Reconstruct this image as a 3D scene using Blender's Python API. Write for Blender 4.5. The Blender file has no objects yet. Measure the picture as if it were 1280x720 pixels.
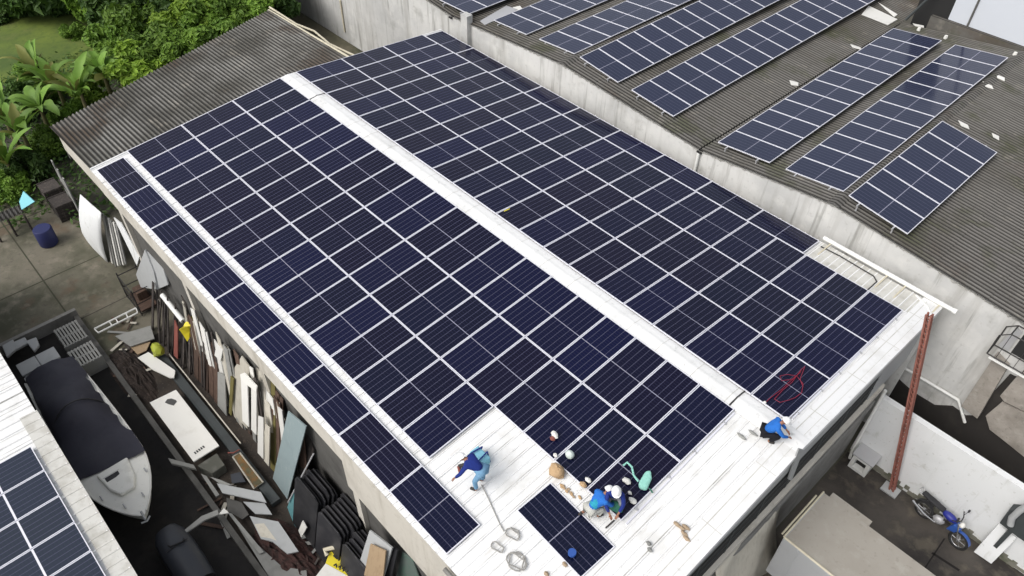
import bpy, bmesh, math, random
from mathutils import Vector, Matrix, Euler
random.seed(7)
R_ = math.radians
S = bpy.context.scene
COL = S.collection

# ---------------------------------------------------------------- survey frame
# x runs along the ridge of the white roof, y across it towards the concrete hall, z up; ridge panels at z = 0
CAM = Vector((27.9076, -13.3713, 16.7935))
CR = Vector((0.6814943, 0.7316311, 0.0167776)); CU = Vector((-0.5240889, 0.4719168, 0.7089608)); CF = Vector((-0.5107801, 0.4919457, -0.7050483))
FP = 965.858
TH = 0.0811; CT, ST, TT = math.cos(TH), math.sin(TH), math.tan(TH)
GZ = -7.0
def at(px, py, n, c):
    d = CF + CR*((px-640)/FP) + CU*((360-py)/FP); n = Vector(n)
    return CAM + d*((c - n.dot(CAM))/n.dot(d))
def G(px, py, z=GZ): return at(px, py, (0,0,1), z)
def Y(px, py, y): return at(px, py, (0,1,0), y)
def X(px, py, x): return at(px, py, (1,0,0), x)
RZ = -0.10                                            # roof sheet lies 10 cm below the panel tops
def roof_z(y): return RZ - TT*abs(y)
def FR(px, py, up=0.0): return at(px, py, (0,-TT,1), RZ+up)   # a point on the front slope
def BR(px, py, up=0.0): return at(px, py, (0,TT,1), RZ+up)    # on the back slope

# ---------------------------------------------------------------- materials
def mat(name, col, rough=0.7, metal=0.0, spec=0.5, noise=None, bump=0.0, bscale=20, coord='Object', stain=None, objvar=0.0, streak=None):
    m = bpy.data.materials.new(name); m.use_nodes = True
    nt = m.node_tree; N = nt.nodes; L = nt.links; b = N['Principled BSDF']
    b.inputs['Roughness'].default_value = rough; b.inputs['Metallic'].default_value = metal
    b.inputs['Specular IOR Level'].default_value = spec
    tc = N.new('ShaderNodeTexCoord'); src = None
    c0 = N.new('ShaderNodeRGB'); c0.outputs[0].default_value = (*col, 1); src = c0.outputs[0]
    def nz(scale, detail=6, vec=None, ro=.6):
        n = N.new('ShaderNodeTexNoise'); n.inputs['Scale'].default_value = scale; n.inputs['Detail'].default_value = detail; n.inputs['Roughness'].default_value = ro
        L.new(vec or tc.outputs[coord], n.inputs['Vector']); return n.outputs['Fac']
    def layer(src, fac_src, lo, hi, colr, strength=1.0):
        mr = N.new('ShaderNodeMapRange'); mr.inputs[1].default_value = lo; mr.inputs[2].default_value = hi; mr.inputs[4].default_value = strength
        L.new(fac_src, mr.inputs[0]); mx = N.new('ShaderNodeMix'); mx.data_type = 'RGBA'
        L.new(mr.outputs[0], mx.inputs[0]); L.new(src, mx.inputs[6]); mx.inputs[7].default_value = (*colr, 1); return mx.outputs[2]
    if noise:
        for sc, lo, hi, colr, st in noise: src = layer(src, nz(sc), lo, hi, colr, st)
    if streak:
        for vec, lo, hi, colr, st in streak:
            mp = N.new('ShaderNodeMapping'); mp.inputs['Scale'].default_value = vec; L.new(tc.outputs[coord], mp.inputs[0])
            src = layer(src, nz(1.0, 5, mp.outputs[0]), lo, hi, colr, st)
    if objvar:
        oi = N.new('ShaderNodeObjectInfo'); hs = N.new('ShaderNodeHueSaturation'); mr = N.new('ShaderNodeMapRange')
        mr.inputs[3].default_value = 1-objvar; mr.inputs[4].default_value = 1+objvar; L.new(oi.outputs['Random'], mr.inputs[0]); L.new(mr.outputs[0], hs.inputs['Value'])
        L.new(src, hs.inputs['Color']); src = hs.outputs[0]
    L.new(src, b.inputs['Base Color'])
    if bump:
        bp = N.new('ShaderNodeBump'); bp.inputs['Strength'].default_value = bump; bp.inputs['Distance'].default_value = 0.02
        L.new(nz(bscale, 8), bp.inputs['Height']); L.new(bp.outputs[0], b.inputs['Normal'])
    return m

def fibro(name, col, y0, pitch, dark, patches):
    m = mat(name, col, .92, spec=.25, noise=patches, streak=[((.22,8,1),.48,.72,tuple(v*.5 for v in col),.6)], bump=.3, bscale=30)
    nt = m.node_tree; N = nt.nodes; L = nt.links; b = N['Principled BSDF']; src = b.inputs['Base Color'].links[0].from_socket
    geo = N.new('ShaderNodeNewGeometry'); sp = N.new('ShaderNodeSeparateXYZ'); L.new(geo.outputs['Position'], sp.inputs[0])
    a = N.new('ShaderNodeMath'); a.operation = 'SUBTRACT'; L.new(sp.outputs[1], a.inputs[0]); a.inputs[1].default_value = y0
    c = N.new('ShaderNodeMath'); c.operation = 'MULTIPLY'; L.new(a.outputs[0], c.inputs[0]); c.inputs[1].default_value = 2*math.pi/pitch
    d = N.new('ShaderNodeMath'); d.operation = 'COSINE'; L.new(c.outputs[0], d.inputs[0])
    mr = N.new('ShaderNodeMapRange'); mr.inputs[1].default_value = .55; mr.inputs[2].default_value = -.7; mr.inputs[4].default_value = .95; L.new(d.outputs[0], mr.inputs[0])  # grime colour in the troughs also stands in for weak corrugation shading
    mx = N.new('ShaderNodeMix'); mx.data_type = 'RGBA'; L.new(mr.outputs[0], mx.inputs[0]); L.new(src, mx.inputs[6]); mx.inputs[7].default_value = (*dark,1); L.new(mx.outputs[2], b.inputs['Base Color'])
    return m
M = {}
M['roof_white'] = mat('roof_white', (.78,.78,.77), .5, noise=[(.9,.54,.76,(.55,.54,.50),.6),(7,.62,.80,(.36,.34,.29),.55)], streak=[((6,.8,1),.56,.74,(.50,.48,.44),.5)])
M['cap_white'] = mat('cap_white', (.78,.78,.77), .5, noise=[(1.1,.52,.72,(.56,.56,.54),.6),(3.5,.60,.74,(.34,.35,.33),.6),(9,.62,.78,(.3,.29,.26),.5)])
def rib_lines(m, period, w, colr, st):
    nt = m.node_tree; N = nt.nodes; L = nt.links; b = N['Principled BSDF']; src = b.inputs['Base Color'].links[0].from_socket
    geo = N.new('ShaderNodeNewGeometry'); sp = N.new('ShaderNodeSeparateXYZ'); L.new(geo.outputs['Position'], sp.inputs[0])
    def mth(op, a, v):
        n = N.new('ShaderNodeMath'); n.operation = op; L.new(a, n.inputs[0]); n.inputs[1].default_value = v; return n.outputs[0]
    ln = mth('LESS_THAN', mth('FRACT', mth('DIVIDE', sp.outputs[0], period), 0), w/period)
    nz = N.new('ShaderNodeTexNoise'); nz.inputs['Scale'].default_value = .8; nz.inputs['Detail'].default_value = 5; L.new(geo.outputs['Position'], nz.inputs['Vector'])
    mr = N.new('ShaderNodeMapRange'); mr.inputs[1].default_value = .40; mr.inputs[2].default_value = .62; mr.inputs[4].default_value = st; L.new(nz.outputs['Fac'], mr.inputs[0])
    mu = N.new('ShaderNodeMath'); mu.operation = 'MULTIPLY'; L.new(ln, mu.inputs[0]); L.new(mr.outputs[0], mu.inputs[1])
    mx = N.new('ShaderNodeMix'); mx.data_type = 'RGBA'; L.new(mu.outputs[0], mx.inputs[0]); L.new(src, mx.inputs[6]); mx.inputs[7].default_value = (*colr,1); L.new(mx.outputs[2], b.inputs['Base Color'])
rib_lines(M['roof_white'], .5, .028, (.24,.235,.21), .8)
M['roof_trim'] = mat('roof_trim', (.78,.78,.775), .5, noise=[(1.2,.5,.72,(.60,.59,.56),.6),(6,.6,.78,(.38,.36,.31),.5)])
M['stained_white'] = mat('stained_white', (.60,.59,.55), .7, noise=[(2.2,.45,.75,(.33,.31,.26),.7),(14,.6,.8,(.2,.18,.15),.6)])
M['alu'] = mat('alu_frame', (.74,.74,.80), .45, .1)
M['alu_dull'] = mat('alu_dull', (.48,.48,.49), .5, .3)
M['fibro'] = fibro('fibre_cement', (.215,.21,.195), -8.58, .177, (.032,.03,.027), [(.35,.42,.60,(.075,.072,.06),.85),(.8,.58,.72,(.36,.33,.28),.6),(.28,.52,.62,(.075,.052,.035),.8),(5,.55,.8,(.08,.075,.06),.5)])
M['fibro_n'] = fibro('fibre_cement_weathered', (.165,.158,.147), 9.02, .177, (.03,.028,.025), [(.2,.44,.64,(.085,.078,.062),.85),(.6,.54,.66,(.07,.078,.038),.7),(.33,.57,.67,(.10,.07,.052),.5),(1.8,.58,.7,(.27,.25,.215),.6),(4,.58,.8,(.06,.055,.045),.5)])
M['render'] = mat('cement_render', (.62,.615,.595), .9, noise=[(.35,.42,.66,(.44,.44,.43),.85),(1.3,.52,.72,(.68,.67,.64),.6),(.8,.58,.70,(.30,.295,.27),.55),(6,.60,.78,(.30,.29,.26),.55)], streak=[((1.6,1.6,.18),.50,.72,(.36,.35,.325),.75),((5,5,.3),.56,.70,(.20,.195,.175),.65)], bump=.25, bscale=12)
M['cream'] = mat('cream_plaster', (.56,.53,.47), .9, noise=[(.8,.5,.75,(.42,.39,.34),.7),(5,.58,.8,(.28,.25,.2),.6)], streak=[((2.0,1,.3),.52,.75,(.34,.31,.25),.7)], bump=.2)
M['wall_white'] = mat('white_wall', (.72,.73,.73), .8, noise=[(.7,.55,.8,(.60,.61,.60),.7),(2.2,.60,.74,(.45,.45,.40),.6),(7,.62,.76,(.28,.28,.23),.6)], streak=[((3,3,.35),.58,.74,(.42,.42,.37),.55)], bump=.15)
M['tan_render'] = mat('tan_render', (.33,.30,.265), .95, noise=[(1.2,.42,.66,(.20,.18,.155),.85),(4,.55,.72,(.42,.39,.35),.6),(9,.58,.74,(.13,.12,.10),.6)], bump=.5)
M['wall_base_dirt'] = mat('wall_dirt', (.19,.185,.15), .95, noise=[(4,.45,.7,(.07,.08,.045),.9)])
M['grey_conc'] = mat('grey_concrete', (.24,.235,.22), .9, noise=[(1.2,.45,.72,(.13,.125,.115),.8),(8,.55,.8,(.33,.32,.3),.5)], bump=.3)
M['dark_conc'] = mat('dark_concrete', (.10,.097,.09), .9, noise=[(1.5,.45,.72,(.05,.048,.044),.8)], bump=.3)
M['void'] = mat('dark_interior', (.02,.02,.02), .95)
M['ground'] = mat('ground_earth', (.075,.07,.055), .95, noise=[(.15,.45,.7,(.045,.06,.022),.8),(2,.5,.75,(.1,.09,.075),.6)], bump=.4)
M['lawn'] = mat('lawn_grass', (.15,.20,.032), .95, noise=[(.22,.40,.64,(.055,.095,.02),.9),(.9,.52,.7,(.15,.17,.045),.7),(3,.48,.7,(.06,.10,.02),.6)], bump=.5, bscale=14)
M['yard'] = mat('yard_concrete', (.155,.14,.105), .85, noise=[(.3,.42,.62,(.06,.062,.036),.9),(.55,.56,.66,(.12,.085,.055),.8),(1.3,.52,.72,(.24,.21,.165),.7),(3.5,.55,.72,(.06,.052,.04),.6),(11,.58,.8,(.05,.045,.035),.5)], bump=.3)
M['asphalt'] = mat('dark_asphalt', (.022,.021,.021), .9, spec=.2, noise=[(.9,.45,.7,(.04,.037,.033),.8),(5,.55,.75,(.014,.013,.013),.7)], bump=.3)
M['strip'] = mat('littered_dirt', (.055,.044,.035), .95, noise=[(1.0,.42,.64,(.018,.015,.013),.9),(4,.56,.7,(.10,.075,.055),.6),(13,.6,.74,(.17,.155,.13),.6)], bump=.5)
M['wet_conc'] = mat('wet_concrete', (.072,.062,.052), .7, noise=[(.45,.42,.62,(.024,.020,.018),.95),(1.6,.54,.70,(.125,.108,.08),.75),(.9,.58,.68,(.15,.13,.095),.5),(9,.6,.8,(.03,.027,.022),.5)], bump=.3)
M['alley'] = mat('dark_alley', (.022,.019,.017), .95, noise=[(1.3,.5,.75,(.04,.035,.03),.8)])
M['moss'] = mat('mossy_slab', (.10,.09,.06), .95, noise=[(.5,.42,.68,(.04,.045,.022),.9),(3,.5,.75,(.15,.13,.09),.6)], bump=.4)
M['pvc'] = mat('white_pvc', (.76,.76,.73), .45, noise=[(5,.6,.85,(.55,.52,.45),.4)])
M['pvc_aged'] = mat('aged_pvc', (.60,.55,.42), .6, noise=[(4,.5,.8,(.38,.33,.24),.6)])
M['rust'] = mat('red_primer_steel', (.32,.125,.095), .75, noise=[(2,.45,.68,(.18,.075,.055),.8),(12,.6,.8,(.48,.28,.22),.5)])
M['black'] = mat('black_plastic', (.018,.018,.021), .6, noise=[(1.6,.45,.7,(.05,.048,.05),.7),(7,.55,.75,(.012,.012,.014),.6)], objvar=.4)
M['black_steel'] = mat('black_steel', (.03,.028,.027), .6)
M['galv'] = mat('grey_steel', (.045,.052,.053), .7, .0, noise=[(2,.5,.8,(.028,.03,.03),.7)])
M['tarp_navy'] = mat('navy_tarp', (.036,.036,.050), .65, spec=.3, noise=[(.8,.45,.7,(.055,.055,.068),.85),(3,.55,.75,(.022,.022,.032),.6)], bump=.25, bscale=5)
M['gelcoat'] = mat('boat_gelcoat', (.84,.83,.77), .4, noise=[(1.8,.55,.8,(.45,.44,.36),.6),(8,.62,.8,(.3,.29,.22),.5)])
M['lt_grey'] = mat('light_grey_plastic', (.40,.41,.41), .6, noise=[(3,.5,.8,(.3,.31,.31),.6)])
M['tan'] = mat('truck_roof_tan', (.335,.31,.27), .7, noise=[(.8,.45,.7,(.29,.265,.225),.8),(2.4,.55,.7,(.40,.38,.34),.5),(6,.58,.78,(.16,.14,.11),.5)])
M['truck_side'] = mat('truck_side_grey', (.40,.41,.42), .5, noise=[(2,.55,.8,(.33,.33,.33),.6)])
M['rubber'] = mat('tyre_rubber', (.018,.018,.018), .85)
M['blue_paint'] = mat('blue_paint', (.022,.03,.24), .45)
M['blue_paint2'] = mat('bright_blue_paint', (.03,.09,.34), .45)
M['chrome'] = mat('bright_steel', (.6,.6,.6), .25, .9)
M['car'] = mat('dark_car_paint', (.038,.042,.052), .4)
M['car_glass'] = mat('dark_car_glass', (.012,.013,.015), .12)
def cloth(n, c): 
    M[n] = mat(n, c, .85, spec=.2, noise=[(14,.45,.75,tuple(v*.65 for v in c),.7)])
cloth('blue_shirt',(.025,.15,.52)); cloth('navy_shirt',(.018,.035,.20)); cloth('lt_blue_denim',(.17,.33,.50)); cloth('teal_vest',(.03,.30,.42))
cloth('pale_trousers',(.5,.5,.46)); cloth('black_trousers',(.012,.012,.016)); cloth('grey_trousers',(.22,.24,.26)); cloth('mint',(.30,.62,.53)); cloth('green_bag',(.04,.16,.11)); cloth('tan_sack',(.48,.33,.19)); cloth('glove_brown',(.38,.29,.2))
M['skin'] = mat('skin_brown', (.30,.14,.085), .6); M['helmet'] = mat('helmet_white', (.82,.82,.82), .35); M['boot'] = mat('boot_dark', (.035,.03,.028), .7)
M['red_cable'] = mat('red_cable', (.26,.012,.035), .5); M['grey_cable'] = mat('grey_cable', (.30,.29,.27), .6)
M['yellow'] = mat('yellow_sheet', (.72,.60,.025), .5, noise=[(5,.55,.8,(.55,.45,.02),.5)])
M['wht_board'] = mat('white_board', (.70,.69,.65), .7, noise=[(2,.55,.8,(.55,.53,.48),.6)], objvar=.12)
M['cream_board'] = mat('cream_board', (.50,.47,.40), .8, noise=[(2,.5,.78,(.36,.33,.27),.7)], streak=[((9,9,.8),.5,.75,(.34,.31,.25),.6)], objvar=.2)
M['brown_board'] = mat('brown_board', (.075,.045,.032), .85, noise=[(3,.5,.78,(.04,.025,.02),.7)], streak=[((16,16,.7),.5,.72,(.15,.095,.065),.7)], objvar=.45)
M['dark_board'] = mat('dark_board', (.04,.033,.03), .85, noise=[(3,.5,.78,(.02,.018,.016),.7)], streak=[((16,16,.7),.52,.72,(.14,.12,.10),.7)], objvar=.5)
M['grey_board'] = mat('grey_board', (.25,.25,.235), .8, noise=[(2.5,.5,.78,(.15,.15,.14),.7),(9,.6,.8,(.36,.35,.33),.5)], objvar=.2)
M['bluegrey'] = mat('blue_grey_sheet', (.24,.30,.31), .65, noise=[(1.2,.5,.78,(.17,.22,.23),.6)], streak=[((10,10,.5),.55,.75,(.36,.41,.41),.5)])
M['teal'] = mat('teal_board', (.10,.25,.27), .6, noise=[(2,.5,.8,(.14,.3,.31),.6)])
M['olive'] = mat('olive_board', (.14,.12,.035), .8, noise=[(3,.5,.8,(.08,.065,.025),.7)])
M['tanwood'] = mat('tan_wood', (.36,.26,.16), .75, streak=[((12,12,.6),.5,.72,(.27,.185,.11),.7)])
M['redwood'] = mat('red_board', (.22,.065,.05), .8, noise=[(4,.5,.8,(.12,.05,.04),.7)])
M['amber'] = mat('amber_residue', (.20,.09,.02), .4, noise=[(2.2,.38,.55,(.06,.06,.03),.9),(9,.5,.7,(.12,.12,.06),.8)])
M['cyan'] = mat('cyan_tarp', (.20,.55,.62), .6); M['navy_barrel'] = mat('navy_barrel', (.015,.02,.09), .6)
M['bark'] = mat('bark', (.10,.08,.055), .9, noise=[(6,.45,.75,(.05,.04,.03),.8)])
M['stalk'] = mat('banana_stalk', (.13,.12,.05), .8, noise=[(4,.45,.75,(.07,.05,.03),.8)])
M['pale_metal'] = mat('pale_cladding', (.60,.63,.68), .5, noise=[(.3,.5,.8,(.54,.57,.62),.6)])

def leafmat(name, a, b, objv=.25):
    m = bpy.data.materials.new(name); m.use_nodes = True; nt = m.node_tree; N = nt.nodes; L = nt.links; p = N['Principled BSDF']
    tc = N.new('ShaderNodeTexCoord'); n = N.new('ShaderNodeTexNoise'); n.inputs['Scale'].default_value = 1.1; n.inputs['Detail'].default_value = 5
    geo = N.new('ShaderNodeNewGeometry'); L.new(tc.outputs['Object'], n.inputs['Vector'])
    ad = N.new('ShaderNodeMath'); ad.operation = 'MULTIPLY_ADD'; L.new(geo.outputs['Random Per Island'], ad.inputs[0]); ad.inputs[1].default_value = .5
    sb = N.new('ShaderNodeMath'); sb.operation = 'SUBTRACT'; L.new(n.outputs['Fac'], sb.inputs[0]); sb.inputs[1].default_value = .25; L.new(sb.outputs[0], ad.inputs[2])
    mx = N.new('ShaderNodeMix'); mx.data_type = 'RGBA'; L.new(ad.outputs[0], mx.inputs[0]); mx.inputs[6].default_value = (*a,1); mx.inputs[7].default_value = (*b,1)
    oi = N.new('ShaderNodeObjectInfo'); hs = N.new('ShaderNodeHueSaturation'); mr = N.new('ShaderNodeMapRange'); mr.inputs[3].default_value = 1-objv; mr.inputs[4].default_value = 1+objv
    L.new(oi.outputs['Random'], mr.inputs[0]); L.new(mr.outputs[0], hs.inputs['Value']); L.new(mx.outputs[2], hs.inputs['Color'])
    L.new(hs.outputs[0], p.inputs['Base Color']); p.inputs['Roughness'].default_value = .55; p.inputs['Specular IOR Level'].default_value = .3
    tr = N.new('ShaderNodeBsdfTranslucent'); L.new(hs.outputs[0], tr.inputs[0]); ms = N.new('ShaderNodeMixShader'); ms.inputs[0].default_value = .25
    L.new(p.outputs[0], ms.inputs[1]); L.new(tr.outputs[0], ms.inputs[2]); L.new(ms.outputs[0], N['Material Output'].inputs[0]); return m
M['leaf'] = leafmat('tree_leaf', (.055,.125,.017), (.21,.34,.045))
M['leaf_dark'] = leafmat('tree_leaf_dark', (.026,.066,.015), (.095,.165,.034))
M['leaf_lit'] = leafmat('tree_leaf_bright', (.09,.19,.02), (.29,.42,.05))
M['banana'] = leafmat('banana_leaf', (.055,.15,.022), (.24,.38,.065), .35)
M['banana_dry'] = leafmat('banana_leaf_yellow', (.12,.15,.03), (.30,.30,.09), .2)

def cellmat(name='solar_cells', dust=None):
    m = bpy.data.materials.new(name); m.use_nodes = True; nt = m.node_tree; N = nt.nodes; L = nt.links; p = N['Principled BSDF']
    uv = N.new('ShaderNodeUVMap'); sp = N.new('ShaderNodeSeparateXYZ'); L.new(uv.outputs[0], sp.inputs[0])
    def mth(op, a, b=None):
        n = N.new('ShaderNodeMath'); n.operation = op
        for i, v in enumerate((a, b)):
            if v is None: continue
            if isinstance(v, (int, float)): n.inputs[i].default_value = v
            else: L.new(v, n.inputs[i])
        return n.outputs[0]
    def line(sock, cells, w):          # 1 near the cell borders
        f = mth('FRACT', mth('MULTIPLY', sock, cells)); d = mth('ABSOLUTE', mth('SUBTRACT', f, .5)); return mth('GREATER_THAN', d, .5-w)
    lx = line(sp.outputs[0], 6, .034); ly = line(sp.outputs[1], 24, .050)
    bus = line(sp.outputs[0], 60, .05)
    mid = mth('LESS_THAN', mth('ABSOLUTE', mth('SUBTRACT', sp.outputs[1], .5)), .0055)
    oi = N.new('ShaderNodeObjectInfo'); rp = N.new('ShaderNodeValToRGB'); cr = rp.color_ramp
    cr.elements[0].color = (.0034,.0036,.0165,1); cr.elements[1].color = (.0030,.0044,.0300,1)
    for pos, c in ((.3,(.0042,.0036,.0175,1)),(.5,(.0030,.0050,.0190,1)),(.75,(.0034,.0042,.0245,1))):
        e = cr.elements.new(pos); e.color = c
    L.new(oi.outputs['Random'], rp.inputs[0])
    def mixc(src, fac, col, k=1.0):
        mx = N.new('ShaderNodeMix'); mx.data_type = 'RGBA'; L.new(mth('MULTIPLY', fac, k), mx.inputs[0]); L.new(src, mx.inputs[6]); mx.inputs[7].default_value = (*col,1); return mx.outputs[2]
    c = mixc(rp.outputs[0], bus, (.012,.012,.025), .5)
    if dust: c = mixc(c, mth('ADD', 1.0, 0.0), dust, .75)
    c = mixc(c, ly, (.022,.022,.048), .75); c = mixc(c, lx, (.105,.105,.165), .8); c = mixc(c, mid, (.30,.30,.38), .9)
    L.new(c, p.inputs['Base Color']); p.inputs['Roughness'].default_value = .16; p.inputs['Specular IOR Level'].default_value = .27
    tc = N.new('ShaderNodeTexCoord'); nz = N.new('ShaderNodeTexNoise'); nz.inputs['Scale'].default_value = 3.0; L.new(tc.outputs['Object'], nz.inputs['Vector'])
    mr = N.new('ShaderNodeMapRange'); mr.inputs[3].default_value = .06; mr.inputs[4].default_value = .18; L.new(nz.outputs['Fac'], mr.inputs[0]); L.new(mr.outputs[0], p.inputs['Roughness'])
    return m
M['cells'] = cellmat(); M['cells_dusty'] = cellmat('dusty_solar_cells', (.034,.042,.074)); M['cells_grey'] = cellmat('greyed_solar_cells', (.034,.044,.060))

# ---------------------------------------------------------------- mesh helpers
class MB:
    def __init__(s): s.v = []; s.f = []
    def add(s, vs, fs):
        o = len(s.v); s.v += [Vector(v) for v in vs]; s.f += [tuple(i+o for i in f) for f in fs]; return s
    def box(s, c, size, mtx=None):
        x, y, z = (k/2 for k in size); vs = [Vector((a*x,b*y,d*z)) for d in (-1,1) for b in (-1,1) for a in (-1,1)]
        if mtx is not None: vs = [mtx @ v for v in vs]
        c = Vector(c); return s.add([v+c for v in vs], [(0,2,3,1),(4,5,7,6),(0,1,5,4),(2,6,7,3),(0,4,6,2),(1,3,7,5)])
    def bb(s, a, b):
        a, b = Vector(a), Vector(b); return s.box((a+b)/2, (b-a))
    def prism(s, pts, off):
        n = len(pts); pts = [Vector(p) for p in pts]; off = Vector(off)
        s.add(pts + [p+off for p in pts], [tuple(range(n))[::-1], tuple(range(n, 2*n))] + [(i,(i+1)%n,n+(i+1)%n,n+i) for i in range(n)]); return s
    def tube(s, pts, r, n=8, cap=True):
        pts = [Vector(p) for p in pts]; rr = r if isinstance(r, (list,tuple)) else [r]*len(pts)
        t0 = (pts[1]-pts[0]).normalized(); a = t0.orthogonal().normalized(); vs = []
        for i, p in enumerate(pts):
            t = (pts[min(i+1,len(pts)-1)] - pts[max(i-1,0)]).normalized(); a = (a - t*a.dot(t)); a = a.normalized() if a.length > 1e-6 else t.orthogonal().normalized(); b = t.cross(a)
            vs += [p + (a*math.cos(2*math.pi*k/n) + b*math.sin(2*math.pi*k/n))*rr[i] for k in range(n)]
        fs = [(i*n+k, i*n+(k+1)%n, (i+1)*n+(k+1)%n, (i+1)*n+k) for i in range(len(pts)-1) for k in range(n)]
        if cap: fs += [tuple(range(n))[::-1], tuple((len(pts)-1)*n+k for k in range(n))]
        return s.add(vs, fs)
    def ell(s, c, r, nu=12, nv=8, mtx=None, top=False):
        vs = []; fs = []; c = Vector(c); lat0 = 0 if top else -90
        for j in range(nv+1):
            la = R_(lat0 + (90-lat0)*j/nv)
            for i in range(nu):
                lo = 2*math.pi*i/nu; v = Vector((r[0]*math.cos(la)*math.cos(lo), r[1]*math.cos(la)*math.sin(lo), r[2]*math.sin(la)))
                vs.append(c + (mtx @ v if mtx is not None else v))
        fs = [(j*nu+i, j*nu+(i+1)%nu, (j+1)*nu+(i+1)%nu, (j+1)*nu+i) for j in range(nv) for i in range(nu)]
        return s.add(vs, fs)
    def grid(s, P):
        h, w = len(P), len(P[0]); return s.add([v for r in P for v in r], [(j*w+i, j*w+i+1, (j+1)*w+i+1, (j+1)*w+i) for j in range(h-1) for i in range(w-1)])
    def centre(s):
        lo = Vector([min(v[i] for v in s.v) for i in range(3)]); hi = Vector([max(v[i] for v in s.v) for i in range(3)]); return Vector(((lo.x+hi.x)/2, (lo.y+hi.y)/2, lo.z))
    def mesh(s, name, m, org=Vector((0,0,0)), smooth=False):
        me = bpy.data.meshes.new(name); me.from_pydata([tuple(v-org) for v in s.v], [], s.f); me.materials.append(m)
        bm = bmesh.new(); bm.from_mesh(me); bmesh.ops.remove_doubles(bm, verts=bm.verts, dist=1e-5); bmesh.ops.recalc_face_normals(bm, faces=bm.faces); bm.to_mesh(me); bm.free()
        if smooth:
            for p in me.polygons: p.use_smooth = True
            me.set_sharp_from_angle(angle=R_(42))
        return me

def tag(o, label=None, cat=None, group=None, kind=None):
    if label: o['label'] = label
    if cat: o['category'] = cat
    if group: o['group'] = group
    if kind: o['kind'] = kind
    return o
def empty(name, loc, label, cat, group=None):
    o = bpy.data.objects.new(name, None); COL.objects.link(o); o.location = loc; o.empty_display_size = .2; return tag(o, label, cat, group)
def obj(name, mb, m, parent=None, smooth=False, bevel=0, label=None):
    """one mesh object from world-space geometry; a child when parent is given"""
    root = parent
    while root is not None and root.parent is not None: root = root.parent
    if root is not None: org = root.location.copy()
    else: org = mb.centre()
    o = bpy.data.objects.new(name, mb.mesh(name, m, org, smooth)); COL.objects.link(o)
    if parent is not None: o.parent = parent
    else: o.location = org
    if bevel:
        b = o.modifiers.new('bevel', 'BEVEL'); b.width = bevel; b.segments = 2; b.limit_method = 'ANGLE'
    if label: o['label'] = label
    return o
def thing1(name, mb, m, label, cat, group=None, smooth=False, bevel=0): return tag(obj(name, mb, m, None, smooth, bevel), label, cat, group)
def struct(name, mb, m, smooth=False): return tag(obj(name, mb, m, None, smooth), kind='structure')
def plate(pts, th, down=False):
    pts = [Vector(p) for p in pts]; n = (pts[1]-pts[0]).cross(pts[2]-pts[0]).normalized()
    if n.z < 0: n = -n
    return MB().prism(pts, -n*th)
ORD = 'first second third fourth fifth sixth seventh eighth ninth tenth eleventh twelfth thirteenth fourteenth fifteenth sixteenth seventeenth eighteenth nineteenth twentieth twenty-first'.split()

# ---------------------------------------------------------------- camera, world, light
cd = bpy.data.cameras.new('camera'); cam = bpy.data.objects.new('camera', cd); COL.objects.link(cam); S.camera = cam
cd.sensor_width = 36; cd.lens = 36*FP/1280; cd.clip_start = .1; cd.clip_end = 2000
cam.matrix_world = Matrix(((CR.x,CU.x,-CF.x,CAM.x),(CR.y,CU.y,-CF.y,CAM.y),(CR.z,CU.z,-CF.z,CAM.z),(0,0,0,1)))
W = bpy.data.worlds.new('World'); S.world = W; W.use_nodes = True
N = W.node_tree.nodes; L = W.node_tree.links; bg = N['Background']
sky = N.new('ShaderNodeTexSky'); sky.sky_type = 'NISHITA'; sky.sun_disc = False
SUN_EL, SUN_AZ = R_(48), R_(190)          # azimuth measured from +y, clockwise
sky.sun_elevation = SUN_EL; sky.sun_rotation = SUN_AZ; sky.air_density = 1.2; sky.dust_density = 4.0; sky.ozone_density = 1.0
hs = N.new('ShaderNodeHueSaturation'); hs.inputs['Saturation'].default_value = .30; L.new(sky.outputs[0], hs.inputs['Color']); L.new(hs.outputs[0], bg.inputs[0])
bg.inputs[1].default_value = .15
sl = bpy.data.lights.new('sun', 'SUN'); so = bpy.data.objects.new('sun', sl); COL.objects.link(so)
sl.energy = 1.25; sl.angle = R_(35); sl.color = (1,.975,.94)
sd = Vector((math.sin(SUN_AZ)*math.cos(SUN_EL), math.cos(SUN_AZ)*math.cos(SUN_EL), math.sin(SUN_EL)))
so.rotation_euler = (-sd).to_track_quat('-Z','Y').to_euler(); so.location = (10,-20,40)
S.view_settings.view_transform = 'Standard'; S.view_settings.look = 'None'; S.view_settings.gamma = 1; S.view_settings.use_curve_mapping = False
S.view_settings.exposure = 0.2

# ================================================================ ground
def sheet(x0, y0, x1, y1, z, n=1): return MB().add([(x0,y0,z),(x1,y0,z),(x1,y1,z),(x0,y1,z)], [(0,1,2,3)])
struct('ground', sheet(-400,-400,400,400,GZ-.012), M['ground'])
struct('yard_slab', sheet(-14,-40,0.0,-8.0,GZ-.008), M['yard'])
struct('boat_yard', sheet(0.02,-40,60,-11.5,GZ-.008), M['asphalt'])
struct('storage_strip', sheet(0.02,-11.46,25.0,-8.0,GZ-.008), M['strip'])
struct('yard_apron', sheet(0.06,-11.30,2.9,-8.0,GZ-.004), M['yard'])
struct('wet_yard', sheet(25.0,-40,60,6.6,GZ-.004), M['wet_conc'])
struct('alley_floor', sheet(25.0,6.6,60,9.3,GZ-.008), M['alley'])
lp = [(-42,-11),(-36,2),(-29,1.2),(-24,2.4),(-19.5,1.5),(-17.6,-1.5),(-19,-5.2),(-22,-8),(-30,-12)]
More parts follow.
